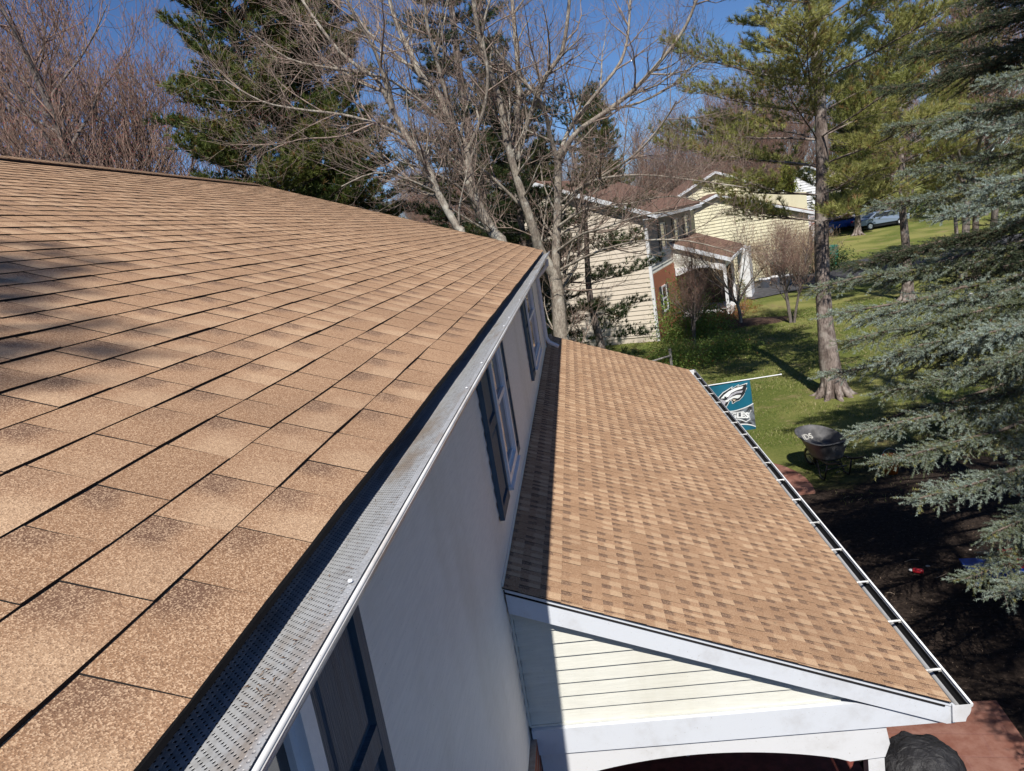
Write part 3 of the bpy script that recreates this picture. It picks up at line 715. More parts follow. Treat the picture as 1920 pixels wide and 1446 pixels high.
# --- generic bare tree (three forms, copied around the neighbourhood)
def bare_tree(seed, H, spread, stems=1, dens=(1.5, 2.4, 3.2), red=True):
    cfg = dict(dens=dens, rad=(.05, .022, .011, .008), len=(H*.23, H*.115, H*.058, .4), max=3, trop=.22, up=.4, minr=.0055, split=.03)
    W = Woody(seed, cfg); rr = random.Random(seed)
    for s_ in range(stems):
        a0 = rr.uniform(0, 6.28); lean = .02 if stems == 1 else .12
        d = Vector((math.cos(a0)*lean, math.sin(a0)*lean, 1)).normalized(); p = Vector((math.cos(a0)*.2*(stems > 1), math.sin(a0)*.2*(stems > 1), -.3)); pts = [p]; rad = [H*.014]
        hh = H*rr.uniform(.8, 1)
        for k in range(7):
            d = (d+Vector((rr.gauss(0, .05), rr.gauss(0, .05), .03))).normalized(); pts.append(pts[-1]+d*hh/7); rad.append(H*.014*(1-.85*(k+1)/7))
        W.limb(pts, rad, 0, 2, True, .3)
        for k in range(9):
            i = 2+int(k*4/9); a = a0+k*2.4+rr.uniform(-.3, .3); t = k/9
            b = pts[i].lerp(pts[i+1], rr.random()); el = rr.uniform(.8, 1.3)
            dd = Vector((math.cos(a), math.sin(a), el)).normalized(); ln = spread*(1.15-.55*t)
            q = [b]; dq = dd
            for m in range(4): dq = (dq+Vector((rr.gauss(0, .1), rr.gauss(0, .1), .1))).normalized(); q.append(q[-1]+dq*ln/4)
            r0 = rad[i]*.55; W.limb(q, [r0, r0*.8, r0*.6, r0*.4, .01], 0, 2, True, .2)
    return W
def place_bare(W, x, y, sc, rz, label, group, mats, src=None, sz=1.0, bs=.02):
    z = gz(x, y)
    if src is None:
        t = thing('bare_tree', (0, 0, 0), label, 'tree', group)
        W.big.build('trunk', mats[0], t, smooth=True, recalc=False); cr = W.tw.build('crown', mats[1], t, smooth=True, recalc=False)
        if mats[2]: tri_cloud('buds', bud_cloud(W.tips, bs, 1, Vector((0,0,0))), mats[2], cr)
    else:
        t = copy_tree(src); t['label'] = label
        if group: t['group'] = group
    t.location = (x, y, z); t.rotation_euler = (0, 0, rz); t.scale = (sc, sc, sc*sz); return t
WA = bare_tree(31, 13, 4.2, 3, (1.9, 3.0, 3.9)); WB = bare_tree(32, 12, 4.0, 1, (2.2, 3.2, 4.0)); WC = bare_tree(33, 12, 3.6, 2, (2.0, 3.0, 3.9))
redm = (M['redbark'], M['redtwig'], M['bud'])
GR = 'red-budded maples beyond the ridge'
ra = place_bare(WA, -14.6, 21, 1.15, .3, 'red-budded maple cluster at the far left behind the ridge', GR, redm)
rb = place_bare(WB, -13.0, 23.5, 1.2, 1.0, 'slim red-budded maple second from the left behind the ridge', GR, redm)
rc = place_bare(WC, -11.2, 24.5, .95, 2.0, 'twin-stemmed red-budded maple left of the dark pine', GR, redm)
place_bare(None, -18.5, 26, 1.25, 4.0, 'red-budded maple cut by the left edge of the photo', GR, None, ra)
place_bare(None, -16.5, 31, 1.1, 2.2, 'taller red-budded maple seen between the two leftmost ones', GR, None, rb)
place_bare(None, -9.4, 29, .7, 5.2, 'small red-budded maple just left of the dark pine trunk', GR, None, rc)
place_bare(None, -5.7, 24, .50, 3.2, 'small twiggy maple at the end of the ridge cap', GR, None, rc)
# hazy trees far off: many look-alikes in a band behind the houses
GF = 'bare trees in the far background'
LF = 'distant reddish bare tree in the band of woods behind the houses'
rr = random.Random(77)
srcs = [ra, rb, rc]
for i in range(60):
    x = -38+i*1.75+rr.uniform(-1.5, 1.5); y = rr.uniform(64, 86)
    place_bare(None, x, y, rr.uniform(.75, 1.05), rr.uniform(0, 6), LF, GF, None, srcs[i % 3])
for x, y, sc in ((21.5, 78, 1.3), (25.5, 80, 1.4), (31.5, 78, 1.4), (35, 66, 1.2), (40, 62, 1.3), (14, 62, 1.1), (17.5, 70, 1.3), (8, 66, 1.1)):
    place_bare(None, x, y, sc, x, LF, GF, None, srcs[int(x) % 3])
place_bare(None, 4.3, 29.2, .36, 1.0, 'small bare tree rising beside the brick corner of the beige house', 'small bare trees before the beige house', None, rc)
place_bare(None, 8.9, 31.8, .34, 2.6, 'small bare tree on the lawn before the arched porch', 'small bare trees before the beige house', None, ra)
for x, y, sc, lb in ((17.2, 34.5, 1.25, 'tall red-twigged maple behind the dark spruce top'), (21.5, 40, 1.2, 'red-twigged maple across the street behind the right hand spruce')):
    place_bare(None, x, y, sc, x, lb, 'red-twigged maples on the right', None, srcs[int(x) % 2])

# --- pines
def pine_mesh(seed, H, R, clear, mat, mats_wood, name, label, group=None, loc=(0,0,0), gap=.62, nl=.13, nw=.013, k=9, perbranch=1.0, shape=.75, tints=(.2, .9), trunk_r=.017, up=.18):
    rr = random.Random(seed); t = thing(name, loc, label, 'tree', group); tr = MB(); wood = MB()
    pts = []; rad = []
    for i in range(9):
        h = H*i/8; pts.append((math.sin(i*1.3+seed)*.10*(i > 0), math.cos(i*1.7+seed)*.10*(i > 0), h-.15)); rad.append(H*trunk_r*(1-.9*i/8)*(1.5 if i == 0 else 1))
    p_, r_ = catmull(pts, rad, 3); tr.tube(p_, r_, 12, cap=False)
    for q in range(9):      # root flare
        a = q*.7+seed; b = H*trunk_r; tr.tube([(math.cos(a)*b*.85, math.sin(a)*b*.85, .62), (math.cos(a)*b*1.25, math.sin(a)*b*1.25, .22), (math.cos(a)*b*1.9, math.sin(a)*b*1.9, .02), (math.cos(a)*b*(2.6+.5*(q%3)), math.sin(a)*b*(2.6+.5*(q%3)), -.10)], [b*.34, b*.40, b*.34, b*.14], 7, cap=False)
    P = []; D = []; T = []; h = clear
    while h < H*.985:
        u = (h-clear)/(H-clear); nb = rr.randint(4, 6) if u < .9 else 4; a0 = rr.uniform(0, 6.28)
        for b in range(nb):
            a = a0+b*6.28/nb+rr.uniform(-.3, .3); L = R*((1-u)**shape*.95+.08)*rr.uniform(.6, 1.12)*(.75 if u < .08 else 1)
            if L < .25: continue
            m = 6; q = [Vector((0, 0, h))]; el = up+rr.uniform(-.12, .15)+u*.5; d = Vector((math.cos(a), math.sin(a), el)).normalized(); r0 = .005+L*.007
            for s_ in range(m): d = (d+Vector((rr.gauss(0, .10), rr.gauss(0, .10), .035-.09*(s_ < 2)))).normalized(); q.append(q[-1]+d*L/m)
            wood.tube(q, [r0*(1-.8*s_/m) for s_ in range(m+1)], 5, cap=False)
            bt = rr.uniform(*tints)
            ns = int(L*5.0*perbranch)+3
            for s_ in range(ns):
                tt = .28+.72*(s_+rr.random())/ns; f = tt*m; i = min(int(f), m-1); c = q[i].lerp(q[i+1], f-i); dd = (q[i+1]-q[i]).normalized()
                side = dd.cross(Vector((0, 0, 1))).normalized()*(1 if s_ % 2 else -1); l2 = (L*.34*(1.15-tt)+.18)*rr.uniform(.7, 1.2)
                e = (dd*.75+side*.75+Vector((0, 0, rr.uniform(-.15, .75)))).normalized(); c2 = c+e*l2
                wood.tube([c, c+e*l2*.5+Vector((0,0,-.01)), c2], [.008, .006, .003], 3, cap=False)
                nt_ = max(2, int(l2/.14)+1)
                for z_ in range(nt_):
                    v = (z_+.6)/nt_; cc = c+e*l2*v
                    for _ in range(2):
                        od = (e*.8+Vector((rr.gauss(0, .5), rr.gauss(0, .5), rr.uniform(.1, .8)))).normalized()
                        P.append(tuple(cc+od*rr.uniform(0, .12))); D.append(tuple(od)); T.append(min(1, max(0, bt+rr.gauss(0, .15))))
            P.append(tuple(q[-1])); D.append(tuple(d)); T.append(bt)
        h += gap*rr.uniform(.75, 1.25)*(1 if u < .7 else .7)
    tr.build('trunk', mats_wood, t, smooth=True, recalc=False); wo_ = wood.build('branches', mats_wood, t, smooth=True, recalc=False)
    V, C = needles(np.array(P), np.array(D), np.full(len(P), .06), k, nl, nw, .15, 1.0, 1.0, np.array(T), .0)
    tri_cloud('crown', V, mat, t, C)
    return t
pc = pine_mesh(41, 17.5, 3.9, 4.75, M['pineyel'], M['pinebark'], 'pine_tree', 'tall white pine with a thick bare lower trunk standing on the lawn', None, (6.55, 19.95, 0), .60, .15, .0105, 18, 1.55, .45, (.3, 1.0), up=.28, trunk_r=.0135)
pa = pine_mesh(42, 17.0, 3.3, 2.5, M['pine'], M['pinebark'], 'pine_tree', 'dark full pine standing behind the ridge on the left', 'pines behind the house', (-8.6, 21.5, 0), .40, .17, .022, 12, 1.6, .50, (.0, .9), up=.25)
def pcopy(src, x, y, sc, rz, label, group='pines behind the house', sz=1):
    t = copy_tree(src); t['label'] = label; t['group'] = group; t.location = (x, y, gz(x, y)); t.rotation_euler = (0, 0, rz); t.scale = (sc, sc, sc*sz); return t
pb = pine_mesh(43, 19.0, 3.6, 2.5, M['pinedark'], M['pinebark'], 'pine_tree', 'tall dark pine behind the bare maples in the middle', 'pines behind the house', (-3.2, 28.5, 0), .7, .17, .020, 12, 1.35, .5, (.0, 1.0))
pcopy(pb, -1.6, 25.0, .62, 2.1, 'short dark pine low behind the forked grey maple')
pine_mesh(45, 9.5, 2.7, .8, M['pinedark'], M['pinebark'], 'pine_tree', 'small dark pine against the beige siding of the neighbouring house', 'pines behind the house', (.45, 25.2, 0), .95, .15, .018, 12, 1.1, .22, up=.1)
pcopy(pa, -7.2, 23.8, .9, 2.6, 'second dark pine merged with the full one behind the ridge')
pcopy(pa, 2.6, 52, .80, 1.6, 'far pine left of the yellow house', 'pines beyond the houses')
pcopy(pc, 14.2, 33.0, .86, 2.0, 'yellow-green pine behind the spruce boughs on the right', 'pines beyond the houses')
pcopy(pc, 18.6, 36.0, .72, 4.4, 'lower yellow-green pine by the street on the right', 'pines beyond the houses')
pcopy(pa, 24.5, 66.0, .8, 3.9, 'distant green pine beyond the parked cars', 'pines beyond the houses')
pcopy(pc, 23.5, 47.5, .55, 1.2, 'young pine across the street behind the spruce boughs', 'pines beyond the houses')
pcopy(pa, -1.5, 60, .7, .6, 'distant pine behind the maple trunks', 'pines beyond the houses')
# pine that stands behind the photographer and drops its shade on the roof
pine_mesh(44, 16.8, 2.0, 10.6, M['pine'], M['pinebark'], 'pine_tree', 'pine standing close to the near gable end, its tip shading the roof', 'pines behind the house', (-2.45, -6.35, 0), .5, .16, .018, 10, 1.3, .4)
# --- blue spruce beside the yard, its large boughs laid out one by one
def spruce(label, base, H, boughs, seed, rnd=True, name='blue_spruce', mat=None, RR=3.6, allaz=False, inner=.42):
    rr = random.Random(seed); t = thing(name, base, label, 'tree', None); B = Vector(base); tr = MB(); wood = MB()
    tr.tube([(0, 0, -.2), (0, 0, H*.25), (.05, 0, H*.5), (0, .03, H*.8), (0, 0, H)], [.24, .19, .14, .06, .01], 12, cap=False)
    P = []; D = []; T = []; L_ = []
    def bough(q, dens=1.0, sag=0.0, w=1.0):
        m = len(q)-1; L = sum((q[i+1]-q[i]).length for i in range(m)); r0 = .005+L*.007
        wood.tube(q, [r0*(1-.8*i/m)+.003 for i in range(m+1)], 6, cap=False)
        bt = rr.uniform(.3, .8); n = int(L/.036*dens)
        for s_ in range(n):
            tt = inner+(1-inner)*(s_+rr.random())/n; f = tt*m; i = min(int(f), m-1); c = q[i].lerp(q[i+1], f-i); dd = (q[i+1]-q[i]).normalized()
            side = dd.cross(Vector((0, 0, 1))); side = side.normalized() if side.length > .01 else Vector((1,0,0)); side *= (1 if s_ % 2 else -1)
            l2 = (.17+.36*min(1, (1-tt)*1.9)*min(1, L/2.4))*rr.uniform(.65, 1.15)*w
            e = (dd*.85+side*rr.uniform(.45, .85)+Vector((0, 0, rr.uniform(-.75, .30)))).normalized()
            k = 4; z = [c]; ee = e
            for a in range(k): ee = (ee+Vector((rr.gauss(0, .06), rr.gauss(0, .06), -.05+.04*a))).normalized(); z.append(z[-1]+ee*l2/k)
            wood.tube(z, [.0055, .0045, .004, .003, .002], 3, cap=False)
            ns = max(1, int(l2/.045))
            for a in range(ns):
                v = (a+.7)/ns; g = v*k; j = min(int(g), k-1); cc = z[j].lerp(z[j+1], g-j); de = (z[j+1]-z[j]).normalized()
                sd = de.cross(Vector((0, 0, 1))); sd = (sd.normalized() if sd.length > .01 else Vector((1,0,0)))*(1 if a % 2 else -1)
                od = (de*.8+sd*.65+Vector((0, 0, rr.uniform(-.3, .6)))).normalized() if a < ns-1 else de
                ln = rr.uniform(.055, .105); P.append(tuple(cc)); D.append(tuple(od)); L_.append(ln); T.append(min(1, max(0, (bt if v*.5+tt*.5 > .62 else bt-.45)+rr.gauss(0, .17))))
                if rr.random() < .75: P.append(tuple(cc)); D.append(tuple(de)); L_.append(.07); T.append(min(1, max(0, bt+rr.gauss(0, .17))))
        for s_ in range(int(L/.03)):
            f = (.3+.7*rr.random()**.8)*m; i = min(int(f), m-1); c = q[i].lerp(q[i+1], f-i); dd = (q[i+1]-q[i]).normalized()
            P.append(tuple(c)); D.append(tuple((dd*.9+Vector((rr.gauss(0, .45), rr.gauss(0, .45), rr.uniform(.1, .9)))).normalized())); L_.append(rr.uniform(.06, .13)); T.append(min(1, max(0, bt+rr.gauss(0, .17))))
        P.append(tuple(q[-1])); D.append(tuple((q[-1]-q[-2]).normalized())); L_.append(.12); T.append(bt)
    for (px, py, Y, sag, dens) in boughs:
        tip = at(px, py, Y)-B; h = tip.z+sag; st = Vector((0, 0, h)); q = []
        for k in range(9):
            s_ = k/8; p = st.lerp(tip, s_); p.z += -.10*math.sin(s_*3.14)*abs(sag) + .16*(s_**3)*0; p += Vector((rr.gauss(0, .03), rr.gauss(0, .03), rr.gauss(0, .02)))*(0 < k < 8)
            q.append(p)
        bough(q, dens)
    if rnd:
        h = 1.3
        while h < H*.96:
            R = RR*(1-h/H)**.7+.15; n = 5; a0 = rr.uniform(0, 6.28)
            for b in range(n):
                a = a0+b*6.28/n+rr.uniform(-.3, .3); hx, hy = math.cos(a), math.sin(a)
                # the side towards the house is made of the boughs listed above
                if hx < -.35 and h < 7.8 and not allaz: continue
                L = R*rr.uniform(.75, 1.05); q = []
                for k in range(8): s_ = k/7; q.append(Vector((hx*L*s_, hy*L*s_, h-.28*L*s_+.16*L*s_*s_*s_)))
                bough(q, .75)
            h += .42
    tr.build('trunk', M['sprucewood'], t, smooth=True, recalc=False); wood.build('branches', M['sprucewood'], t, smooth=True, recalc=False)
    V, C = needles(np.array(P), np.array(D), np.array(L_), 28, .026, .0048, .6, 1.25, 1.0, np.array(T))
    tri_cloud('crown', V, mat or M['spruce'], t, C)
    print('spruce shoots', len(P)); return t
bl = [(1527, 541, 9.2, .45, .9), (1556, 592, 9.0, .4, .8), (1548, 705, 8.9, .35, .9), (1592, 640, 8.6, .35, 1.1), (1650, 735, 8.6, .35, 1.1), (1615, 600, 8.9, .4, 1.2), (1665, 672, 8.5, .4, 1.2), (1725, 612, 8.5, .4, 1.2), (1745, 715, 8.2, .35, 1.2), (1810, 635, 8.1, .35, 1.2), (1870, 680, 7.8, .3, 1.2), (1690, 655, 8.4, .4, 1.1), (1790, 700, 8.2, .3, 1.1),
      (1602, 812, 8.2, .3, 1.1), (1650, 868, 8.0, .3, 1.1), (1720, 935, 7.8, .3, 1.1), (1812, 1085, 7.2, .25, 1.1), (1860, 1000, 7.1, .2, 1.1), (1880, 1115, 6.9, .2, 1.0),
      (1640, 385, 9.2, .1, 1.2), (1700, 325, 9.2, .1, 1.2), (1765, 405, 8.6, .1, 1.2), (1840, 350, 8.6, .1, 1.1),
      (1672, 240, 9.4, .0, 1.1), (1770, 250, 9.0, .0, 1.0), (1850, 150, 8.8, .0, 1.0)]
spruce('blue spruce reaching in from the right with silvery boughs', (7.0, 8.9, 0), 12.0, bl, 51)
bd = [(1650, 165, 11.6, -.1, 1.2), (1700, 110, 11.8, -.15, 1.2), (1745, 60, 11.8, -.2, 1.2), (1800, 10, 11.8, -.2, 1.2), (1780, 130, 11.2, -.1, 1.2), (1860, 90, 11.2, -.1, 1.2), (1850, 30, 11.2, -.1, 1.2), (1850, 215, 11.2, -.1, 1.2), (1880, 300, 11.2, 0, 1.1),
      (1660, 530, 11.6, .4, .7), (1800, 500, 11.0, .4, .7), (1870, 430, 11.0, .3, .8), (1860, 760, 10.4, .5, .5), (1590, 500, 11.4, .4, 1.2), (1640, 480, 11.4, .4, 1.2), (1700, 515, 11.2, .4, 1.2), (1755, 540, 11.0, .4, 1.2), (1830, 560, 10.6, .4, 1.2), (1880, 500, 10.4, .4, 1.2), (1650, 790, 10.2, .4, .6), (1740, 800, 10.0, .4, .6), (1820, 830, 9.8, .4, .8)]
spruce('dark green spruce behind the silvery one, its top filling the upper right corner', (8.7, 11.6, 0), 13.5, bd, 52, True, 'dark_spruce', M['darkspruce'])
spruce('small spruce beside the near porch corner, shading the path', (5.4, 4.0, 0), 9.0, [], 53, True, 'dark_spruce', M['darkspruce'], 2.7, True)
# ---------------------------------------------------------------- neighbouring house (same pattern as ours, turned a little)
def nb_window(parent, x, y0, y1, z0, z1, wall='x', sh=True):
    def bx(mb, a, b):   # a/b given as (depth, along, z)
        if wall == 'x': mb.box((x+a[0], a[1], a[2]), (x+b[0], b[1], b[2]))
        else: mb.box((a[1], x-a[0], a[2]), (b[1], x-b[0], b[2]))
    mb = MB()
    for a, b in (((y0, z0), (y1, z0+.07)), ((y0, z1-.07), (y1, z1)), ((y0, z0+.07), (y0+.07, z1-.07)), ((y1-.07, z0+.07), (y1, z1-.07))): bx(mb, (-.02, a[0], a[1]), (.05, b[0], b[1]))
    bx(mb, (-.02, y0+.07, (z0+z1)/2-.03), (.04, y1-.07, (z0+z1)/2+.03))
    w_ = mb.build('window', M['sash'], parent)
    mb = MB(); bx(mb, (-.015, y0+.06, z0+.06), (.018, y1-.06, z1-.06)); mb.build('pane', M['glass'], w_)
    if sh:
        for a, b in ((y0-.42, y0-.02), (y1+.02, y1+.42)):
            mb = MB(); bx(mb, (-.01, a, z0-.03), (.022, b, z1+.03))
            for zz in (z0-.03, (z0+z1)/2-.04, z1-.05): bx(mb, (.022, a, zz), (.038, b, zz+.08))
            for aa in (a, b-.06): bx(mb, (.022, aa, z0+.05), (.037, aa+.06, z1-.05))
            mb.build('shutter', M['shutter2'], parent)
nh = thing('house', (3.15, 32.0, 0), 'beige sided two-storey house with brick base and arched white porch', 'house', None, -R_(18))
ZE = 5.62; LEN = 12.5; DEP = 9.0; SLP = .42
mb = MB(); mb.box((-DEP, 0.005, 0), (-.01, LEN, ZE)); mb.prism([(-DEP, .005, ZE), (-.01, .005, ZE), (-DEP/2, .005, ZE+DEP/2*SLP)], (0, LEN, 0)); mb.build('wall_core', M['beige'], nh)
mb = MB(); lap_board_wall(mb, (-DEP, 0, 0), (1,0,0), (0,-1,0), DEP, .25, ZE+DEP/2*SLP-.15, .20, .032, lo=lambda z: 0 if z < ZE else (z-ZE)/SLP, hi=lambda z: DEP if z < ZE else DEP-(z-ZE)/SLP)
mb.build('gable_siding', M['beige'], nh)
mb = MB(); lap_board_wall(mb, (0, 0, 0), (0,1,0), (1,0,0), LEN, 2.95, 3.75, .16, .045); mb.build('front_siding', M['cream'], nh)
mb = MB(); lap_board_wall(mb, (0, 0, 0), (0,1,0), (1,0,0), LEN, 3.752, ZE-.05, .16, .03); mb.build('upper_front_siding', m_siding('eave_shade_siding', (.20,.185,.185)), nh)  # shade below the eave painted into the colour of the upper boards
mb = MB(); mb.box((-.02, .03, 0), (.07, LEN, 2.93)); mb.build('brick_wall', m_brick('brick_neighbour', 1.0, (.50,.13,.05), (.36,.09,.04), (.38,.28,.20), (0, R_(-90), R_(-90))), nh)
mb = MB(); mb.box((-.03, -.035, 0), (.10, .10, ZE)); mb.build('corner_trim', M['whitepaint'], nh)
mb = MB(); OV = .55
for sg in (1, -1):
    x0 = OV if sg == 1 else -DEP-OV; z0 = ZE-OV*SLP+.10
    mb.prism([(x0, -.35, z0), (-DEP/2, -.35, ZE+DEP/2*SLP+.10), (-DEP/2, -.35, ZE+DEP/2*SLP+.20), (x0, -.35, z0+.10)], (0, LEN+.7, 0))
rf = mb.build('roof', M['roof2'], nh)
mb = MB()
for sg in (1, -1):
    x0 = OV+.01 if sg == 1 else -DEP-OV-.01; z0 = ZE-OV*SLP+.08
    mb.prism([(x0, -.38, z0-.14), (-DEP/2, -.38, ZE+DEP/2*SLP-.06), (-DEP/2, -.38, ZE+DEP/2*SLP+.14), (x0, -.38, z0+.06)], (0, .025, 0))
mb.box((OV+.01, -.35, ZE-OV*SLP-.08), (OV+.10, LEN+.35, ZE-OV*SLP+.06)); mb.box((0.03, -.33, ZE-OV*SLP-.07), (OV, LEN+.33, ZE-OV*SLP-.05))
mb.build('roof_trim', M['white'], nh)
for a in (3.0, 6.6, 9.9): nb_window(nh, 0.02, a, a+1.15, 3.75, 5.0)
nb_window(nh, .07, 1.6, 2.7, 1.0, 2.2)
# its porch
py0, py1, pw = 5.4, LEN, 2.55; pj, pe = 3.95, 2.85
mb = MB(); mb.prism([(0, py0-.2, pj), (pw+.3, py0-.2, pe), (pw+.3, py0-.2, pe-.10), (0, py0-.2, pj-.10)], (0, py1-py0+.4, 0)); mb.build('porch_roof', M['roof2'], nh)
mb = MB(); mb.prism([(0.02, py0-.22, pj-.04), (pw+.31, py0-.22, pe-.04), (pw+.31, py0-.22, pe-.24), (0.02, py0-.22, pj-.26)], (0, .02, 0)); mb.box((pw+.3, py0-.2, pe-.16), (pw+.38, py1+.2, pe-.04)); mb.build('porch_trim', M['white'], nh)
mb = MB(); lap_board_wall(mb, (0, py0, 0), (1,0,0), (0,-1,0), pw, pe-.25, pj-.12, .125, .02, lo=lambda z: .02, hi=lambda z: min(pw, (pj-.12-z)/((pj-pe)/(pw+.3)))); mb.build('porch_gable', M['cream'], nh)
pts = [(.1, py0-.05, pe-.24), (pw, py0-.05, pe-.24), (pw, py0-.05, pe-.62)]
for k in range(0, 13): t = k/12; pts.append((pw-.14-(pw-.4)*t, py0-.05, pe-.62+.26*math.sin(math.pi*t)))
pts.append((.1, py0-.05, pe-.62)); mb = MB(); mb.prism(pts, (0, .12, 0)); mb.build('arched_header', M['whitepaint'], nh)
for yy in (py0-.05, 8.8, 12.2): mb = MB(); mb.box((pw-.14, yy, 0.1), (pw, yy+.14, pe-.2)); mb.build('post', M['whitepaint'], nh)
mb = MB(); mb.box((pw-.13, py0+.1, pe-.5), (pw-.02, py1, pe-.2)); mb.box((.1, py0-.3, -.1), (pw+.1, py1, .10)); mb.build('porch_frame', M['whitepaint'], nh)
mb = MB(); mb.box((.07, 9.6, .1), (2.45, 9.7, 2.9)); mb.build('porch_back_wall', simple('dark_brown_wall', (.10,.07,.055), .8), nh)
mb = MB(); mb.box((2.6, 10.5, 0), (3.2, 12.3, 2.75)); mb.build('garage_wall', M['whitepaint'], nh)

# yellow house, further back
yh = thing('house', (9.7, 50.0, 0), 'yellow sided house with two brown roofs and white rakes', 'house'); Zy = gz(9.7, 50)
def gable_body(parent, x0, x1, xp, ze, zp, y, dep, mat, nm, z0=-.3, ov=.45, sl=None):
    sl = sl or (zp-ze)/(xp-x0)
    mb = MB(); mb.box((x0, y+.01, z0), (x1, y+dep, ze)); mb.prism([(x0, y+.01, ze), (x1, y+.01, ze), (x1, y+.01, max(ze, zp-(x1-xp)*sl)), (xp, y+.01, zp)], (0, dep-.01, 0)); mb.build('wall_core', mat, parent)
    mb = MB(); lap_board_wall(mb, (x0, y, 0), (1,0,0), (0,-1,0), x1-x0, z0, zp-.1, .20, .04, lo=lambda z: 0 if z < ze else min(xp-x0-.02, (z-ze)/sl), hi=lambda z: min(x1-x0, xp-x0+(zp-z)/sl)); mb.build(nm, mat, parent)
    mb = MB()
    for sg, xe in ((-1, x0-ov), (1, x1+ov)):
        zz = zp-abs(xe-xp)*sl
        mb.prism([(xe, y-.3, zz+.06), (xp, y-.3, zp+.06), (xp, y-.3, zp+.17), (xe, y-.3, zz+.17)], (0, dep+.5, 0))
    mb.build('roof', M['roof2'], parent)
    mb = MB()
    for sg, xe in ((-1, x0-ov), (1, x1+ov)):
        zz = zp-abs(xe-xp)*sl
        mb.prism([(xe, y-.33, zz-.06), (xp, y-.33, zp-.06), (xp, y-.33, zp+.11), (xe, y-.33, zz+.11)], (0, .025, 0))
    mb.box((x1+ov, y-.3, zp-(x1+ov-xp)*sl-.10), (x1+ov+.1, y+dep+.2, zp-(x1+ov-xp)*sl+.10)); mb.build('roof_trim', M['white'], parent)
gable_body(yh, -3.6, 3.8, .1, CZ-.35, CZ+1.35, 0, 9, M['yellow'], 'gable_siding')
gable_body(yh, -1.9, 5.0, -.5, 5.15, CZ-.12, -2.6, 9.5, M['yellow'], 'wing_siding', ov=.3, sl=.345)
nb_window(yh, 0.0, 2.75, 3.55, 5.05, 5.75, 'y', False)
# grey-white house and tan house beyond
wh = thing('house', (18.8, 60, 0), 'white house half hidden behind the lawn pine', 'house'); gable_body(wh, -1.4, 1.1, -.2, 6.2, 6.9, 0, 8, M['whitepaint'], 'gable_siding')
nb_window(wh, 0, -.4, .3, 3.9, 5.0, 'y', False)
th = thing('house', (30.0, 88, 0), 'pale tan house farthest away beside the pine trunk', 'house'); gable_body(th, -3.5, 3.2, 0, 5.4, 7.4, 0, 8, M['beige'], 'gable_siding')
for a in (-1.9, 1.0): nb_window(th, 0, a, a+.9, 3.6, 4.8, 'y')

# ---------------------------------------------------------------- shrubs and small trees
def leaf_cloud(name, cx, cy, rx, ry, h, n, size, mat, parent_label, cat='shrub', group=None, stems=8, seed=1, cone=False, wood='twig', zb=0.05, fill=.55):
    rng = np.random.default_rng(seed); rr = random.Random(seed); z0 = gz(cx, cy)
    t = thing(name, (cx, cy, z0), parent_label, cat, group)
    mb = MB()
    for s_ in range(stems):
        a = rr.uniform(0, 6.28); r = rr.uniform(.3, .95); top = Vector((math.cos(a)*rx*r, math.sin(a)*ry*r, h*rr.uniform(.5, .92)))
        mid = top*.5+Vector((rr.gauss(0, .05), rr.gauss(0, .05), 0)); mid.z = top.z*.45; mb.tube([(0+rr.gauss(0, .05), rr.gauss(0, .05), -.05), mid, top], [.018, .012, .004], 4, cap=False)
    mb.build('stems', M[wood], t)
    # clumps
    nc = max(8, int(n/70)); ca = rng.normal(size=(nc, 3)); ca = nrm(ca)*rng.uniform(.45, 1, (nc, 1)); ca[:, 2] = np.abs(ca[:, 2])
    if cone: ca[:, 2] = rng.uniform(0, 1, nc); rad = (1-ca[:, 2])**.7*1.0+.08; a = rng.uniform(0, 6.28, nc); ca[:, 0] = np.cos(a)*rad*.8; ca[:, 1] = np.sin(a)*rad*.8
    idx = rng.integers(0, nc, n); sp = .26 if not cone else .16
    P = ca[idx]+rng.normal(0, sp, (n, 3))*np.array([1, 1, .6]); P = P*np.array([rx, ry, h*.93]); P[:, 2] = np.abs(P[:, 2])+zb
    d1 = nrm(rng.normal(size=(n, 3)))*size; d2 = nrm(rng.normal(size=(n, 3)))*size*.45
    V = np.stack([P-d1*.5, P+d2, P+d1*.5], 1); tint = rng.uniform(0, 1, nc)[idx]
    C = np.zeros((n, 3)); C[:, 0] = np.clip(tint*.7+rng.uniform(0, .35, n), 0, 1); C[:, 1] = rng.uniform(0, 1, n)
    tri_cloud('leaves', V, mat, t, C); return t
def bush(*a, **k): return leaf_cloud('shrub', *a, **k)
bush(4.35, 31.3, 1.15, .9, 2.9, 6500, .11, M['green'], 'tall glossy shrub against the brick corner of the beige house', seed=3, wood='twig')
bush(5.3, 32.0, 1.1, .8, 1.8, 4000, .10, M['green'], 'lower green shrub in front of the brick window', seed=4)
bush(5.9, 33.6, .7, .6, 1.1, 2000, .08, M['russet'], 'rusty brown shrub at the start of the mulch bed', seed=5, stems=14)
bush(7.6, 35.6, .8, .6, .7, 1500, .07, M['russet'], 'low dry grass clump before the porch slab', seed=6, stems=16)
bush(6.6, 34.6, .6, .6, .6, 1200, .07, M['russet'], 'small dry tuft in the middle of the mulch bed', seed=16, stems=16)
bush(3.5, 26.6, 1.7, 1.2, 1.0, 7000, .09, M['green'], 'low spreading green shrub beyond the porch roof corner', seed=7)
bush(5.2, 27.6, 1.1, .9, .8, 3500, .09, M['green'], 'low green shrub on the lawn side of the spreading one', seed=8)
bush(8.15, 37.4, .38, .38, 1.5, 1600, .07, M['arbor'], 'small conical evergreen beside the porch post', seed=9, cone=True)
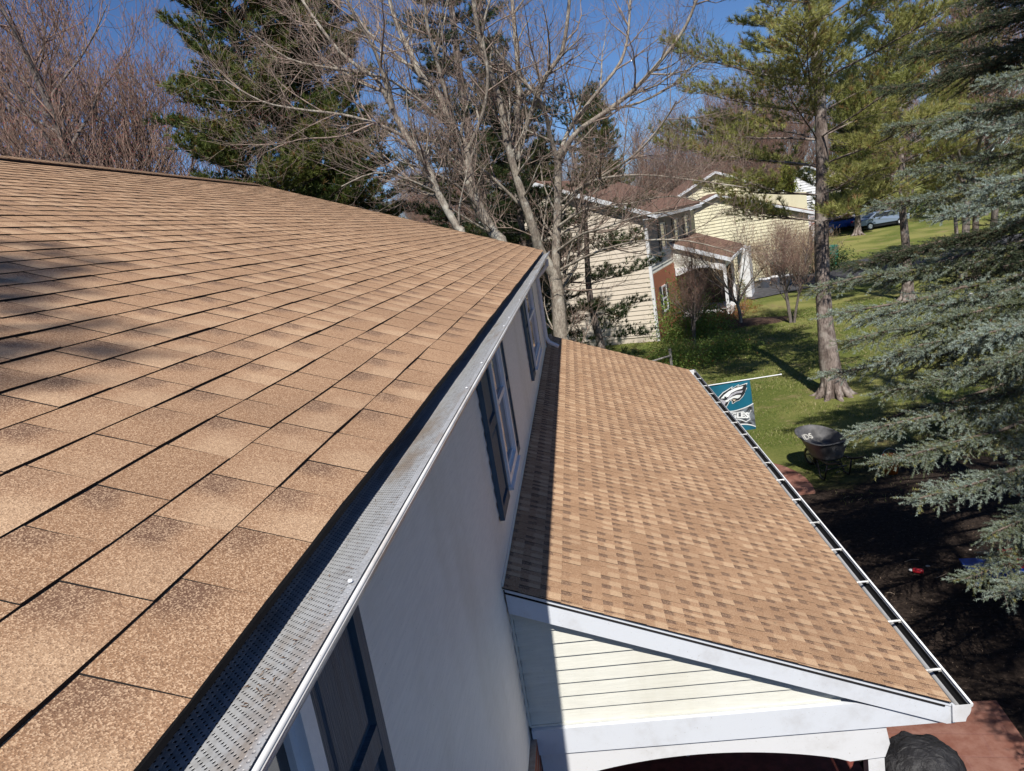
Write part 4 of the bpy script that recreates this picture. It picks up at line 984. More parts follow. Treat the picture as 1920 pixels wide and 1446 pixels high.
for i, (x, y, h_, r_, lb) in enumerate(((16.3, 57, 6.6, 1.5, 'large golden green arborvitae beside the yellow house'),)):
    leaf_cloud('arborvitae', x, y, r_, r_, h_, 9000, .20, M['arbor'], lb, 'tree', None, 10, 20+i, cone=True)
def twiggy(cx, cy, h, r, n, seed, label, mat, name='bare_shrub', cat='shrub', group=None, stem=.012, bud=None):
    cfg = dict(dens=(3.2, 5), rad=(.008, .005), len=(h*.45, h*.25), max=2, trop=.22, up=.3, minr=.003, split=.02)
    W = Woody(seed, cfg); rr = random.Random(seed); z0 = gz(cx, cy)
    for k in range(n):
        a = rr.uniform(0, 6.28); l = rr.uniform(.35, 1); d = Vector((math.cos(a)*l*r, math.sin(a)*l*r, h*rr.uniform(.7, 1))); b = Vector((cx+rr.gauss(0, .12), cy+rr.gauss(0, .12), z0-.05))
        W.limb([b, b+d*.35+Vector((0,0,h*.1)), b+d*.7+Vector((0,0,h*.08)), b+d], [stem*1.3, stem, stem*.7, .004], 0, 2)
    t = thing(name, (cx, cy, z0), label, cat, group); off = Vector((cx, cy, z0))
    for mb in (W.big, W.tw): mb.v = [(x-off.x, y-off.y, z-off.z) for x, y, z in mb.v]
    if W.big.v: W.big.build('stems', M['maplebark'], t, recalc=False)
    W.tw.build('twigs', mat, t, recalc=False)
    return t
M['tantwig'] = simple('tan_twigs', (.34, .25, .16), .85, var=.2, bd=0)
twiggy(11.6, 45.3, 2.6, 1.6, 26, 61, 'tan twiggy shrub left in the hedge before the yellow wall', M['tantwig'], group='twiggy hedge before the yellow house')
twiggy(13.3, 45.8, 2.8, 1.6, 26, 62, 'tan twiggy shrub in the middle of the hedge before the yellow wall', M['tantwig'], group='twiggy hedge before the yellow house')
twiggy(14.8, 46.2, 2.3, 1.4, 24, 63, 'tan twiggy shrub right in the hedge before the yellow wall', M['tantwig'], group='twiggy hedge before the yellow house')
bush(12.6, 48.6, 2.6, .9, 1.2, 3500, .16, M['pinedark'], 'dark low evergreen hedge beneath the tan twigs', seed=31)
bush(15.7, 47.6, 1.6, .9, 1.6, 3000, .16, M['pinedark'], 'dark evergreen shrub left of the lawn pine trunk', seed=32)
bush(30.6, 78, 1.8, 1.2, 2.2, 3000, .16, M['russet'], 'brown shrub beside the tan house', seed=33)
bush(33, 77, 3.2, 1.4, 1.9, 4000, .18, M['green'], 'green shrub row above the parked cars', seed=34)
# young multi-stem tree in the mulch bed
cfg = dict(dens=(3.0, 4.0, 4.0), rad=(.014, .008, .005), len=(1.5, .8, .4), max=3, trop=.16, up=.4, minr=.0045, split=.022); W = Woody(71, cfg); b = Vector((7.0, 33.1, 0)); rr = random.Random(71)
W.limb([b+Vector((0,0,-.2)), b+Vector((.02,0,.5)), b+Vector((-.05,0,.95))], [.10, .075, .07], 0, 2, False)
for k in range(7):
    a = k*.9+.3; e = b+Vector((-.05,0,.9)); W.limb([e, e+Vector((math.cos(a)*.45, math.sin(a)*.45, .7)), e+Vector((math.cos(a)*1.5, math.sin(a)*1.2, 1.7)), e+Vector((math.cos(a)*2.8, math.sin(a)*2.0, 2.4+.9*rr.random()))], [.042, .032, .020, .007], 0, 3)
finish_bare(W, 'young_tree', b, 'young bare tree with spreading stems in the dark mulch bed', None, M['maplebark'], M['tantwig'])

# ---------------------------------------------------------------- flag on a pole at the far porch post
FY = 14.3
fl = thing('flag', (1.6, FY, CZ-3.67), 'teal team flag with a white eagle head and lettering, hung from a porch pole', 'flag')
mb = MB(); mb.tube([(.0, 0, -.02), (2.10, 0, .02)], .011, 10); mb.rev([(.0, -.017), (.016, -.010), (.019, 0), (.014, .012), (.0, .018)], (2.11, 0, .02), 12); mb.box((-.03, -.03, -.07), (.04, .03, .03)); mb.build('pole', M['sash'], fl, smooth=False)
def fpt(u, v, off=0.0):
    "u along the pole from the house side (0..1), v down (0..1)"
    x = .70+.80*u+.035*v; z = .004-1.04*v+.012*math.sin(u*9)*v
    y = .020*math.sin(u*11+v*1.5)*(.25+v)+.010*math.sin(v*9+u*3)
    return (x, y-off, z)
def fsheet(poly, off, mat, name, parent, step=.03):
    "flat region in flag coordinates laid on the waving cloth, cut into small cells"
    bm = bmesh.new(); vs = [bm.verts.new((u, v, 0)) for u, v in poly]; f = bm.faces.new(vs); bmesh.ops.triangulate(bm, faces=[f])
    for ax in (0, 1):
        c = min(p[ax] for p in poly)
        while c < max(p[ax] for p in poly):
            c += step; no = (1, 0, 0) if ax == 0 else (0, 1, 0); co = (c, 0, 0) if ax == 0 else (0, c, 0)
            bmesh.ops.bisect_plane(bm, geom=bm.verts[:]+bm.edges[:]+bm.faces[:], plane_co=co, plane_no=no)
    for v in bm.verts: v.co = fpt(v.co.x, v.co.y, off)
    me = bpy.data.meshes.new(name); bm.to_mesh(me); bm.free(); me.materials.append(mat); me.polygons.foreach_set('use_smooth', [True]*len(me.polygons))
    o = bpy.data.objects.new(name, me); COL.objects.link(o); o.parent = parent; return o
teal = simple('flag_teal', (.004, .115, .185), .7, var=.12, scale=3, bd=0); fwhite = simple('flag_white', (.72, .75, .76), .7, var=.04, bd=0); fgrey = simple('flag_silver', (.42, .42, .47), .7, var=.15, scale=14, bd=0)
fblack = simple('flag_black', (.012, .016, .02), .7, var=.1, bd=0); fdk = simple('flag_charcoal', (.13, .15, .17), .75, var=.5, scale=10, bd=0)
cloth = fsheet([(0,0),(1,0),(1,1),(0,1)], 0, teal, 'cloth', fl)
# pixel in the photo -> flag coordinates (corners: top left 1325,727 / top right 1402,715 / bottom right 1412,803)
def fp(x, y):
    "coordinates in the twelve-fold enlargement of the flag"
    # p = O + u*U + v*V, U along top edge, V down the fly side
    O = (222-8, 330-2); U = (885, -155); V = (150, 1105)
    dx, dy = x-O[0], y-O[1]; det = U[0]*V[1]-U[1]*V[0]
    return ((dx*V[1]-dy*V[0])/det, (U[0]*dy-U[1]*dx)/det)
def band(pts, wdt, off, mat, name, parent):
    P = [Vector((*fp(*p), 0)) for p in pts]; Lp = []; Rp = []
    for i, p in enumerate(P):
        d = (P[min(i+1, len(P)-1)]-P[max(i-1, 0)]).normalized(); n_ = Vector((-d.y, d.x, 0))*wdt; Lp.append((p+n_)[:2]); Rp.append((p-n_)[:2])
    mb = MB()
    for i in range(len(P)-1): mb.face([fpt(*Lp[i], off), fpt(*Lp[i+1], off), fpt(*Rp[i+1], off), fpt(*Rp[i], off)])
    return mb.build(name, mat, parent)
def q2(a, b, c, n=12): return [((1-t)**2*a[0]+2*t*(1-t)*b[0]+t*t*c[0], (1-t)**2*a[1]+2*t*(1-t)*b[1]+t*t*c[1]) for t in np.linspace(0, 1, n)]
top_arc = q2((40, 560+180), (640, 1010), (1190, 700)); bot_arc = q2((1245, 1225), (900, 1090), (130, 1290))
top_arc = q2((330, 850), (800, 990), (1186, 700), 14); bot_arc = q2((1243, 1225), (1000, 1110), (420, 1290), 14)
fsheet([fp(*p) for p in top_arc+bot_arc], .003, fdk, 'lettering_panel', cloth)
band(top_arc, .010, .006, fwhite, 'white_arc', cloth); band(bot_arc, .010, .006, fwhite, 'white_arc', cloth)
eagle_w = [(300, 740), (360, 680), (430, 590), (520, 480), (620, 410), (735, 335), (715, 385), (880, 285), (850, 330), (1050, 245), (1010, 370), (1045, 350), (985, 490), (1000, 480), (950, 570), (880, 650), (820, 665), (740, 722), (715, 715), (715, 670), (695, 650), (660, 665), (640, 720), (600, 790), (520, 830), (330, 800)]
def shrink(poly, k):
    n = len(poly); cx = sum(p[0] for p in poly)/n; out = []
    area = sum(poly[i][0]*poly[(i+1) % n][1]-poly[(i+1) % n][0]*poly[i][1] for i in range(n)); sg = 1 if area > 0 else -1
    for i in range(n):
        a = Vector(poly[i-1]); b = Vector(poly[i]); c = Vector(poly[(i+1) % n]); d1 = (b-a).normalized(); d2 = (c-b).normalized()
        n1 = Vector((-d1.y, d1.x))*sg; n2 = Vector((-d2.y, d2.x))*sg; m_ = (n1+n2); m_ = m_.normalized() if m_.length > .2 else n1; f = k/max(.45, m_.dot(n1)); p = b+m_*f; out.append((p.x, p.y))
    return out
fsheet([fp(*p) for p in eagle_w], .006, fwhite, 'eagle_outline', cloth)
fsheet([fp(*p) for p in shrink(eagle_w, 13)], .009, fblack, 'eagle_shadow', cloth)
feathers = [[(470, 625), (545, 530), (640, 450), (780, 375), (960, 325), (935, 380), (820, 420), (700, 480), (640, 560), (570, 600)],
            [(600, 620), (700, 500), (820, 440), (955, 420), (925, 470), (820, 490), (720, 540), (650, 610)],
            [(560, 660), (640, 615), (720, 560), (820, 525), (915, 520), (890, 570), (845, 600), (760, 590), (680, 600), (620, 640), (600, 690), (575, 680)],
            [(720, 618), (800, 625), (780, 662), (745, 650)],
            [(370, 720), (430, 650), (500, 640), (590, 670), (570, 720), (540, 770), (420, 770)]]
for k, f in enumerate(feathers): fsheet([fp(*p) for p in f], .012, (fwhite, fgrey, fwhite, simple('flag_cream', (.6, .52, .4), .7, bd=0), fgrey)[k], 'eagle_feather', cloth)
fsheet([fp(*p) for p in [(545, 570), (600, 565), (580, 600), (550, 600)]], .014, fblack, 'eagle_eye', cloth)
# star-cornered badge outline and letters
band([(640, 925), (900, 915), (1140, 862), (1085, 960), (1115, 1065), (1030, 1122), (900, 1075), (640, 1060)], .008, .006, fwhite, 'badge_outline', cloth)
def letters(txt, to, size, mat, name, parent, bold=.012, shear=.0, extr=0.0):
    cu = bpy.data.curves.new(name, 'FONT'); cu.body = txt; cu.size = 1; cu.offset = bold; cu.shear = shear; cu.extrude = 0; cu.resolution_u = 3
    tmp = bpy.data.objects.new(name+'_tmp', cu); COL.objects.link(tmp); bpy.context.view_layer.update()
    me = bpy.data.meshes.new_from_object(tmp.evaluated_get(bpy.context.evaluated_depsgraph_get())); bpy.data.objects.remove(tmp)
    xs = [v.co.x for v in me.vertices]; ys = [v.co.y for v in me.vertices]; x0, x1, y0, y1 = min(xs), max(xs), min(ys), max(ys)
    for v in me.vertices: v.co = to((v.co.x-x0)/(x1-x0), (v.co.y-y0)/(y1-y0))
    me.materials.clear(); me.materials.append(mat); o = bpy.data.objects.new(name, me); COL.objects.link(o); o.parent = parent; return o
def tol(u, v):
    x = 500+u*590; yb = 1045+.0*u; yt = 945-60*u*.6; y = yb+(yt-yb)*v; return fpt(*fp(x, y), .0085)
letters('EAGLES', tol, 1, fwhite, 'lettering', cloth, .045)
# ---------------------------------------------------------------- wheelbarrow
wb = thing('wheelbarrow', (4.50, 14.55, gz(4.5, 14.5)), 'black tub wheelbarrow with worn white marks standing on the patchy lawn', 'wheelbarrow', None, R_(-74))
blackp = simple('black_poly', (.10, .10, .104), .38, var=.25, scale=5, bscale=30, bd=.002); blacks = simple('black_steel', (.014, .014, .015), .4, var=.2); rust = simple('bolt_steel', (.55, .55, .55), .35, .8, bd=0)
def barrow(root):
    # tub: x forward is towards the wheel (-x), rear at +x
    rim = []; bot = []; n = 44
    for i in range(n):
        t = 2*math.pi*i/n; c, s_ = math.cos(t), math.sin(t); e = 2.0/3.4
        sx = (abs(c)**e)*(1 if c > 0 else -1); sy = (abs(s_)**e)*(1 if s_ > 0 else -1)
        fx = .62 if sx < 0 else .44; wd = .36 if sx > 0 else .36*(1-.32*abs(sx)**2.2)
        rim.append(Vector((sx*fx, sy*wd, .71+(.065 if sx < 0 else .0)*abs(sx)+.0)))
        fx2 = .16 if sx < 0 else .33; bot.append(Vector((.03+sx*fx2, sy*.23, .37)))
    mb = MB(); rings = []
    for k, (f, inset) in enumerate(((1, 0), (.94, .0), (.5, 0), (.06, 0), (0, .03))):
        rings.append([b.lerp(r, f)-Vector((0, 0, inset*.5)) for r, b in zip(rim, bot)])
    lip = [r+Vector((math.copysign(.022, r.x) if abs(r.x) > .1 else 0, math.copysign(.022, r.y) if abs(r.y) > .1 else 0, -.012)) for r in rim]
    allr = [lip] + rings; base = 0
    for rg in allr: mb.v += [tuple(p) for p in rg]
    for k in range(len(allr)-1):
        for i in range(n): j = (i+1) % n; mb.f.append((k*n+i, k*n+j, (k+1)*n+j, (k+1)*n+i)); mb.m.append(0)
    mb.f.append(tuple((len(allr)-1)*n+i for i in range(n))); mb.m.append(0)
    tub = mb.build('tub', blackp, root, smooth=True)
    so = tub.modifiers.new('thick', 'SOLIDIFY'); so.thickness = .008; so.offset = 0
    mb = MB(); ang = 0
    tb = letters('IDS', lambda u, v: (-.35-.10*v, -.17+.21*u, .580+.083*v), 1, simple('worn_marking', (.42, .42, .40), .7, bd=0), 'worn_lettering', tub, .03)
    for s_ in (1, -1):
        mb = MB(); mb.tube([(-.50, s_*.06, .23), (-.2, s_*.16, .335), (.5, s_*.25, .36), (.80, s_*.28, .47), (.90, s_*.285, .49)], .018, 8); mb.build('handle', blacks, root, smooth=True)
        mb = MB(); mb.tube([(.10, s_*.22, .35), (.22, s_*.25, .02), (.36, s_*.26, .012), (.46, s_*.25, .35)], .016, 6); mb.tube([(-.42, s_*.05, .20), (.12, s_*.23, .18)], .010, 6); lg = mb.build('leg', blacks, root, smooth=True)
        mb = MB(); mb.rev([(.012, 0), (.012, .006), (.004, .009)], (.40, s_*.22, .36), 8); mb.build('bolt', rust, lg)
    mb = MB(); mb.tube([(.30, -.255, .17), (.30, .255, .17)], .012, 6); mb.tube([(.12, -.235, .20), (.12, .235, .20)], .010, 6); mb.build('cross_brace', blacks, root, smooth=True)
    mb = MB(); R = .19
    ring = [Vector((-.44+R*.78*math.cos(t), 0, .20+R*.78*math.sin(t))) for t in np.linspace(0, 2*math.pi, 29)]
    mb.tube(ring, .045, 8, cap=False); wl = mb.build('wheel', blacks, root, smooth=True)
    mb = MB(); mb.v = []; 
    for k in range(20): t = 2*math.pi*k/20; mb.v.append((-.44+.115*math.cos(t), -.03, .20+.115*math.sin(t))); mb.v.append((-.44+.115*math.cos(t), .03, .20+.115*math.sin(t)))
    for k in range(20): j = (k+1) % 20; mb.f.append((2*k, 2*j, 2*j+1, 2*k+1)); mb.m.append(0)
    mb.f.append(tuple(range(0, 40, 2))); mb.m.append(0); mb.f.append(tuple(range(39, 0, -2))); mb.m.append(0); mb.build('rim', rust, wl)
barrow(wb)
wb.scale = (1.08, 1.08, 1.08)
lf = MB(); lf.prism([(4.50, 14.40, .42), (4.62, 14.44, .42), (4.60, 14.53, .42), (4.49, 14.48, .42)], (0, 0, .012)); tag(lf.build('debris_scrap', simple('scrap', (.62,.42,.33), .8)), 'pale orange scrap lying in the bottom of the wheelbarrow', 'scrap')

# ---------------------------------------------------------------- covered grill beside the path
gc = thing('covered_grill', (2.40, 5.66, 0), 'round grill under a crumpled black cover below the porch gutter corner', 'grill')
cov = NT('black_cover'); cov.bump(cov.noise(9, 5, .6, dist=.6), .05, .9); cov.fin(cov.mix(cov.ramp(cov.noise(5, 4), .3, .7), (.012, .012, .014), (.032, .032, .036)), .55, 0, .35)
mb = MB(); n = 56; gc.scale = (.74, .74, .86)
prof = [(.0, 1.12), (.10, 1.118), (.20, 1.10), (.235, 1.085), (.255, 1.06), (.34, 1.045), (.40, .99), (.43, .90), (.41, .78), (.38, .6), (.40, .4), (.43, .2), (.46, .05)]
for j, (r, z) in enumerate(prof):
    for q in range(n):
        t = 2*math.pi*q/n; k = min(1, j/6); fold = 1+k*(.06*math.sin(7*t+j*.4)+.035*math.sin(17*t+j*.9)+.03*math.sin(3*t)); bulge = 1+.14*k*max(0, math.cos(t-2.6)) 
        mb.v.append((r*fold*bulge*math.cos(t), r*fold*bulge*math.sin(t), z+.012*math.sin(9*t+j)*k))
for j in range(len(prof)-1):
    for q in range(n): l = (q+1) % n; mb.f.append((j*n+q, j*n+l, (j+1)*n+l, (j+1)*n+q)); mb.m.append(0)
mb.build('cover', cov.m, gc, smooth=True)
for k in range(3):
    mb = MB(); a0 = 2.2+k*.25; mb.tube([((.27+.05*k)*math.cos(a0+t), (.27+.05*k)*math.sin(a0+t), 1.05-.02*k-.02*abs(t-1)) for t in np.linspace(0, 2.2, 12)], .018, 6); mb.build('cover_fold', cov.m, gc, smooth=True)
for a in (.3, 2.4, 4.5): mb = MB(); mb.tube([(.30*math.cos(a), .30*math.sin(a), .25), (.36*math.cos(a), .36*math.sin(a), 0)], .014, 6); mb.build('leg', blacks, gc)

# ---------------------------------------------------------------- small things on the dirt
redp = simple('red_plastic', (.45, .02, .03), .4, bd=0); bluep = simple('blue_plastic', (.01, .05, .32), .4, bd=0); orange = simple('orange_plastic', (.75, .16, .02), .5, bd=0)
bt = thing('squeeze_bottle', (4.36, 10.2, .045), 'small red bottle with a white cap lying on the dirt', 'bottle', None, R_(-28))
mb = MB(); ii = mb.tube([(-.06, 0, 0), (-.04, 0, 0), (.07, 0, 0), (.085, 0, 0)], [.018, .038, .040, .030], 12); mb.build('body', redp, bt, smooth=True)
mb = MB(); mb.tube([(-.062, 0, 0), (-.085, 0, 0), (-.105, 0, 0)], [.020, .018, .009], 10); mb.build('cap', M['sash'], bt, smooth=True)
wg = thing('toy_wagon', (5.15, 9.75, 0), 'blue and red toy wagon half under the lowest spruce bough', 'toy', None, R_(-8))
mb = MB(); mb.prism([(-.30, -.17, .17), (.34, -.17, .17), (.38, -.17, .30), (-.34, -.17, .30)], (0, .34, 0)); mb.build('tray', bluep, wg)
mb = MB(); mb.box((.16, -.175, .301), (.36, .175, .42)); mb.tube([(.36, 0, .2), (.52, 0, .30), (.66, 0, .34)], .012, 6); mb.build('seat', redp, wg)
for sx in (-.22, .24):
    for sy in (-.19, .17):
        mb = MB(); mb.tube([(sx, sy, .10), (sx, sy+.02, .10)], .10, 18); w_ = mb.build('wheel', blacks, wg); mb = MB(); mb.tube([(sx, sy-.004, .10), (sx, sy+.024, .10)], .045, 12); mb.build('hub', M['sash'], w_)
tr_ = thing('toy_ball', (5.75, 9.5, .12), 'shiny red ball beneath the silver spruce tips at the right edge', 'ball')
mb = MB(); mb.rev([(.12*math.sin(t), -.12*math.cos(t)) for t in np.linspace(.02, 3.12, 14)], (0, 0, 0), 20); mb.build('ball_shell', redp, tr_, smooth=True)
ob = thing('orange_bucket', (5.62, 14.1, 0), 'orange bucket on the lawn behind the low spruce bough', 'bucket')
mb = MB(); mb.rev([(.12, 0), (.15, .34), (.158, .345), (.158, .365), (.145, .365), (.14, .33), (.112, .02)], (0, 0, 0), 20); mb.build('body', orange, ob, smooth=True)
mb = MB(); mb.tube([(.152*math.cos(t), .152*math.sin(t)*.3+.0, .35+.14*math.sin(t)) for t in np.linspace(0, 3.14, 12)], .004, 5); mb.build('handle', rust, ob)
rs = random.Random(9); stone = simple('pale_chip', (.38, .34, .30), .9); stick = simple('stick', (.26, .2, .15), .9)
for k in range(22):
    x = rs.uniform(3.2, 6.2); y = rs.uniform(7.6, 15.0); a = rs.uniform(0, 3.1); mb = MB()
    if k % 2:
        l = rs.uniform(.08, .32); mb.tube([(x, y, .012), (x+math.cos(a)*l*.5, y+math.sin(a)*l*.5, .02+.01*rs.random()), (x+math.cos(a+.2)*l, y+math.sin(a+.2)*l, .012)], .005, 5); tag(mb.build('stick', stick), 'thin dry stick lying on the dirt below the porch gutter', 'stick', 'sticks on the dirt')
    else:
        r = rs.uniform(.012, .03); mb.rev([(r*.6, 0), (r, r*.3), (r*.7, r*.7), (r*.1, r*.8)], (x, y, .0), 7, sx=1.3); tag(mb.build('stone', stone), 'pale stone chip lying on the dirt below the porch gutter', 'stone', 'stone chips on the dirt')

# ---------------------------------------------------------------- cars, bins and yard things near the street
def car(name, x, y, rz, paint, label, L=4.5, Wd=1.75, H=1.42):
    z = gz(x, y); t = thing(name, (x, y, z), label, 'car', 'cars parked by the street', rz)
    prof = [(-.50, .30), (-.495, .58), (-.46, .66), (-.30, .72), (-.165, .98), (-.04, 1.0), (.16, .99), (.33, .72), (.47, .66), (.50, .52), (.495, .30)]
    sec = [(x_*L, z_*H) for x_, z_ in prof]; mb = MB(); rings = []
    for yy, k, dz in ((-.5, .90, 0), (-.47, 1, 0), (-.38, 1, 1), (.38, 1, 1), (.47, 1, 0), (.5, .90, 0)):
        rings.append([(a, yy*Wd*(1 if b < .75*H else .82), b if not dz else b+.015) for a, b in sec])
    n = len(sec)
    for r in rings: mb.v += r
    for k in range(5):
        for i in range(n): j = (i+1) % n; mb.f.append((k*n+i, k*n+j, (k+1)*n+j, (k+1)*n+i)); mb.m.append(0)
    mb.f.append(tuple(range(n))); mb.m.append(0); mb.f.append(tuple(5*n+i for i in range(n))); mb.m.append(0)
    b = mb.build('body', paint, t, smooth=False); bv = b.modifiers.new('b', 'BEVEL'); bv.width = .04; bv.segments = 2
    for s_ in (-1, 1):
        y_ = s_*Wd*.5
        mb = MB(); mb.prism([(-.275*L, y_*.985, .745*H), (.29*L, y_*.985, .745*H), (.155*L, y_*.835, .955*H), (-.155*L, y_*.835, .955*H)], (0, s_*.015, 0)); mb.build('side_window', M['glass'], t)
    for a, b_, c, d in ((.325, .745, .175, .965), (-.295, .745, -.175, .955)):
        sg = 1 if a > 0 else -1
        mb = MB(); mb.prism([(a*L, -Wd*.37, b_*H), (a*L, Wd*.37, b_*H), (c*L, Wd*.33, d*H), (c*L, -Wd*.33, d*H)], (sg*.02, 0, .02)); mb.build('windshield', M['glass'], t)
    for sx in (-.31, .31):
        for s_ in (-1, 1):
            mb = MB(); mb.tube([(sx*L, s_*(Wd*.5-.18), .32), (sx*L, s_*(Wd*.5+.012), .32)], .33, 20); w_ = mb.build('wheel', blacks, t)
            mb = MB(); mb.tube([(sx*L, s_*(Wd*.5-.1), .32), (sx*L, s_*(Wd*.5+.022), .32)], .20, 12)
            mb.build('rim', M['sash'], w_)
    for s_ in (-1, 1):
        mb = MB(); mb.box((.47*L, s_*.30*Wd, .56*H), (.502*L, s_*.46*Wd, .64*H)); mb.build('headlight', M['sash'], t)
        mb = MB(); mb.box((-.502*L, s_*.32*Wd, .52*H), (-.47*L, s_*.46*Wd, .64*H)); mb.build('tail_light', redp, t)
    mb = MB(); mb.box((-.3*L, -Wd*.45, .2), (.3*L, Wd*.45, .46)); mb.build('underbody', blacks, t); return t
def paint(n, c): k = NT(n); return k.fin(c, .25, .3, .6)
car('parked_car', 27.6, 69.0, R_(8), paint('silver_paint', (.22, .28, .38)), 'silver blue car nearest the lawn, partly behind spruce boughs')
car('parked_car', 24.4, 70.5, R_(20), paint('blue_paint', (.02, .08, .36)), 'bright blue car just right of the lawn pine trunk')
car('parked_car', 28.6, 73.5, R_(4), paint('grey_paint', (.16, .19, .24)), 'dark grey car behind the silver blue one')
# basketball hoop by the white house
hp = thing('basketball_hoop', (16.0, 50.6, gz(16, 50.6)), 'basketball hoop with a pale square backboard left of the pine trunk', 'basketball hoop', None, R_(10))
mb = MB(); mb.tube([(0, .5, 0), (0, .5, 2.6), (0, .1, 3.2)], .05, 8); mb.build('pole', blacks, hp)
mb = MB(); mb.box((-.62, 0, 2.75), (.62, .04, 3.65)); bb = mb.build('backboard', simple('backboard_grey', (.33, .35, .38), .4, bd=0), hp)
mb = MB()
for a, b_ in (((-.62, 2.75), (.62, 2.82)), ((-.62, 3.58), (.62, 3.65)), ((-.62, 2.82), (-.55, 3.58)), ((.55, 2.82), (.62, 3.58)), ((-.25, 2.9), (.25, 2.95)), ((-.25, 3.3), (.25, 3.35)), ((-.25, 2.95), (-.2, 3.3)), ((.2, 2.95), (.25, 3.3))): mb.box((a[0], -.012, a[1]), (b_[0], -.002, b_[1]))
mb.build('board_lines', simple('pink_white', (.75, .62, .62), .5, bd=0), bb)
mb = MB(); mb.tube([(.23*math.cos(t), -.27+.23*math.sin(t), 2.88) for t in np.linspace(0, 6.283, 20)], .014, 6, cap=False); mb.build('rim', orange, hp)
def bin_(x, y, c, lidc, label, h=1.05):
    t = thing('trash_bin', (x, y, gz(x, y)), label, 'trash bin', 'bins by the driveway', R_(20))
    mb = MB(); mb.v = [(-.25,-.25,0),(.25,-.25,0),(.25,.25,0),(-.25,.25,0),(-.33,-.35,h),(.33,-.35,h),(.33,.35,h),(-.33,.35,h)]
    for f in ((3,2,1,0),(4,5,6,7),(0,1,5,4),(1,2,6,5),(2,3,7,6),(3,0,4,7)): mb.f.append(f); mb.m.append(0)
    mb.build('body', c, t)
    mb = MB(); mb.prism([(-.36, -.38, h+.002), (.36, -.38, h+.002), (.36, -.38, h+.05), (.20, -.38, h+.12), (-.20, -.38, h+.12), (-.36, -.38, h+.05)], (0, .78, 0)); mb.build('lid', lidc, t)
    for s_ in (-1, 1): mb = MB(); mb.tube([(s_*.27, .26, .12), (s_*.33, .26, .12)], .12, 12); mb.build('wheel', blacks, t)
tg = simple('green_plastic', (.02, .16, .12), .5, bd=0)
bin_(12.3, 46.2, blacks, tg, 'dark trash bin with a green lid at the end of the driveway')
bin_(14.1, 47.9, simple('dark_bin', (.05,.045,.045), .6, bd=0), orange, 'dark bin topped with an orange lid beside the twiggy hedge', .95)
bin_(16.6, 49.4, tg, tg, 'all green bin just left of the lawn pine trunk', 1.3)
for i, (x, y) in enumerate(((10.9, 43.9), (11.6, 44.2), (12.2, 44.0))):
    t = thing('white_planter', (x, y, gz(x, y)), ('round white planter nearest the garage', 'middle round white planter by the driveway', 'round white planter nearest the bins')[i], 'planter', 'white planters by the driveway')
    mb = MB(); mb.rev([(.22, 0), (.32, .55), (.35, .56), (.35, .62), (.30, .62), (.29, .5)], (0, 0, 0), 18); mb.build('pot', M['whitepaint'], t, smooth=True)
# post and rail fence scraps seen between trunk and porch roof, and street-side posts through the spruce
def rail_fence(x0, y0, x1, y1, n, label, mat, h=1.2):
    d = Vector((x1-x0, y1-y0, 0)); t = thing('rail_fence', (x0, y0, 0), label, 'fence')
    for k in range(n): p = d*(k/(n-1)); mb = MB(); mb.tube([(p.x, p.y, -.2), (p.x, p.y, h)], .045, 8); mb.build('post', mat, t)
    for zz in (h*.45, h*.85): mb = MB(); mb.tube([(0, -.06, zz), (d.x, d.y-.06, zz)], .03, 6); mb.build('rail', mat, t)
greyw = simple('weathered_wood', (.30, .28, .26), .9, var=.3, stretch=(6,6,.6))
rail_fence(.6, 21.5, 2.6, 23.0, 3, 'short grey post fence between the maple trunk and the porch roof', greyw, 1.35)
for k_, (x_, y_) in enumerate(((13.2, 25.9), (14.6, 26.1))):
    mb = MB(); mb.box((x_, y_, -.1), (x_+.14, y_+.14, 1.15)); mb.prism([(x_-.02, y_-.02, 1.15), (x_+.16, y_-.02, 1.15), (x_+.07, y_-.02, 1.23)], (0, .18, 0)); tag(mb.build('white_post', M['whitepaint']), ('white post on the lawn left of the orange cone', 'white post on the lawn right of the orange cone')[k_], 'post', 'white posts beyond the spruce')
cp = thing('traffic_cone', (13.9, 25.9, 0), 'orange and white cone standing on the lawn behind the spruce', 'cone')
mb = MB(); mb.box((-.2, -.2, 0), (.2, .2, .03)); mb.rev([(.15, .03), (.10, .30)], (0,0,0), 18); mb.rev([(.07, .46), (.03, .72)], (0,0,0), 18); mb.build('cone_body', orange, cp)
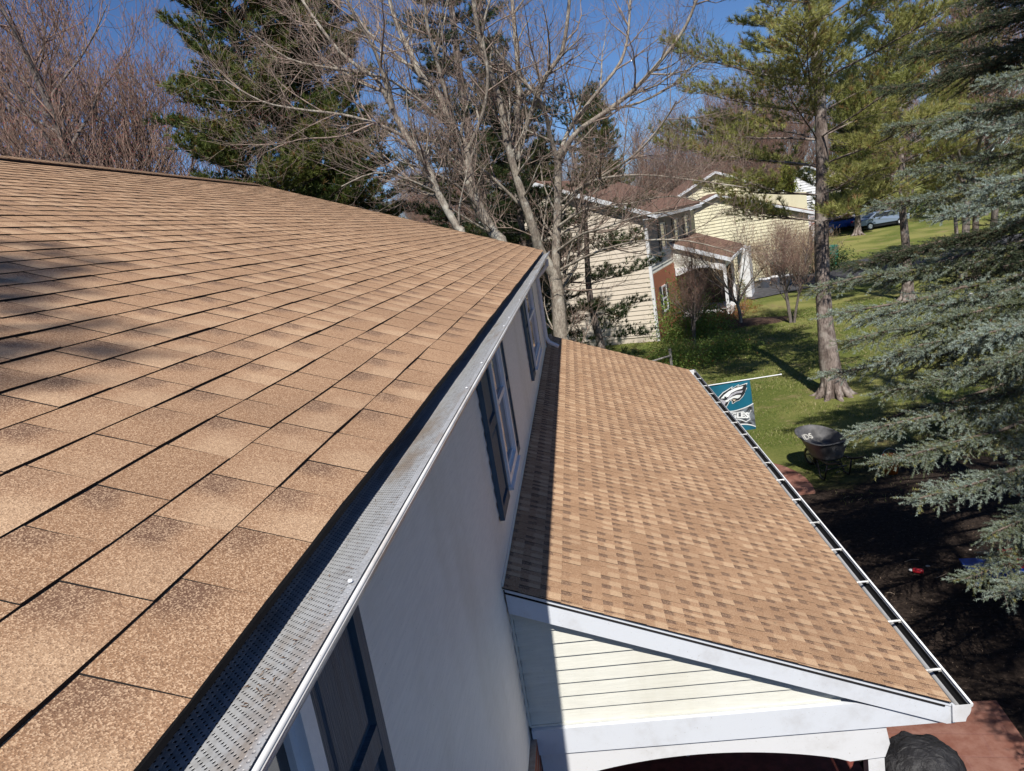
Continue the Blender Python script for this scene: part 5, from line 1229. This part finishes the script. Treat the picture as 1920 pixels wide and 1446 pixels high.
mb = MB(); mb.rev([(.10, .30), (.07, .46)], (0,0,0), 18); mb.build('white_band', M['sash'], cp)

# ---------------------------------------------------------------- grass blades on the nearer lawn
def grass():
    n = 150000; x = RNG.uniform(1.5, 15, n); y = 12.8+RNG.uniform(0, 1, n)**1.25*22
    keep = ~((x < 4.1) & (y < 16.4)) & ~((y < 14.3) & (RNG.uniform(0, 1, n) < .93)) & (np.hypot(x-6.55, y-19.95) > .8)
    pn = np.array([mnoise.noise(Vector((a*.9, b*.9, 3))) for a, b in zip(x, y)]); keep &= (pn > -.22) | (RNG.uniform(0, 1, n) < .3)
    x, y, pn = x[keep], y[keep], pn[keep]; n = len(x); z = np.array([gz(a, b) for a, b in zip(x, y)])
    P = np.stack([x, y, z-.005], 1); h = RNG.uniform(.025, .065, n)*(1+pn); a = RNG.uniform(0, 6.28, n); w_ = .006+.0006*(y-12)
    side = np.stack([np.cos(a), np.sin(a), np.zeros(n)], 1)*w_[:, None]; top = P+np.stack([RNG.normal(0, .03, n), RNG.normal(0, .03, n), h], 1)
    C = np.zeros((n, 3)); C[:, 0] = np.clip(.5+pn+RNG.normal(0, .25, n), 0, 1); C[:, 1] = RNG.uniform(.3, 1, n)
    o = tri_cloud('grass', np.stack([P-side, P+side, top], 1), M['drygrass'], None, C); tag(o, kind='stuff')
grass()
def litter():
    n = 9000; x = RNG.uniform(2.2, 9, n); y = RNG.uniform(4, 15, n); P = np.stack([x, y, np.full(n, .012)], 1); d = nrm(np.stack([RNG.normal(size=n), RNG.normal(size=n), RNG.uniform(0, .35, n)], 1))*RNG.uniform(.015, .045, (n, 1))
    s_ = nrm(np.cross(d, np.array([[0, 0, 1.0]])))*.008; C = np.stack([RNG.uniform(0, 1, n), RNG.uniform(0, 1, n), np.zeros(n)], 1)
    tag(tri_cloud('leaf_litter', np.stack([P-d*.5, P+s_, P+d*.5], 1), m_leaf('litter', [(.06, .045, .035), (.22, .16, .11)], .9), None, C), kind='stuff')
litter()
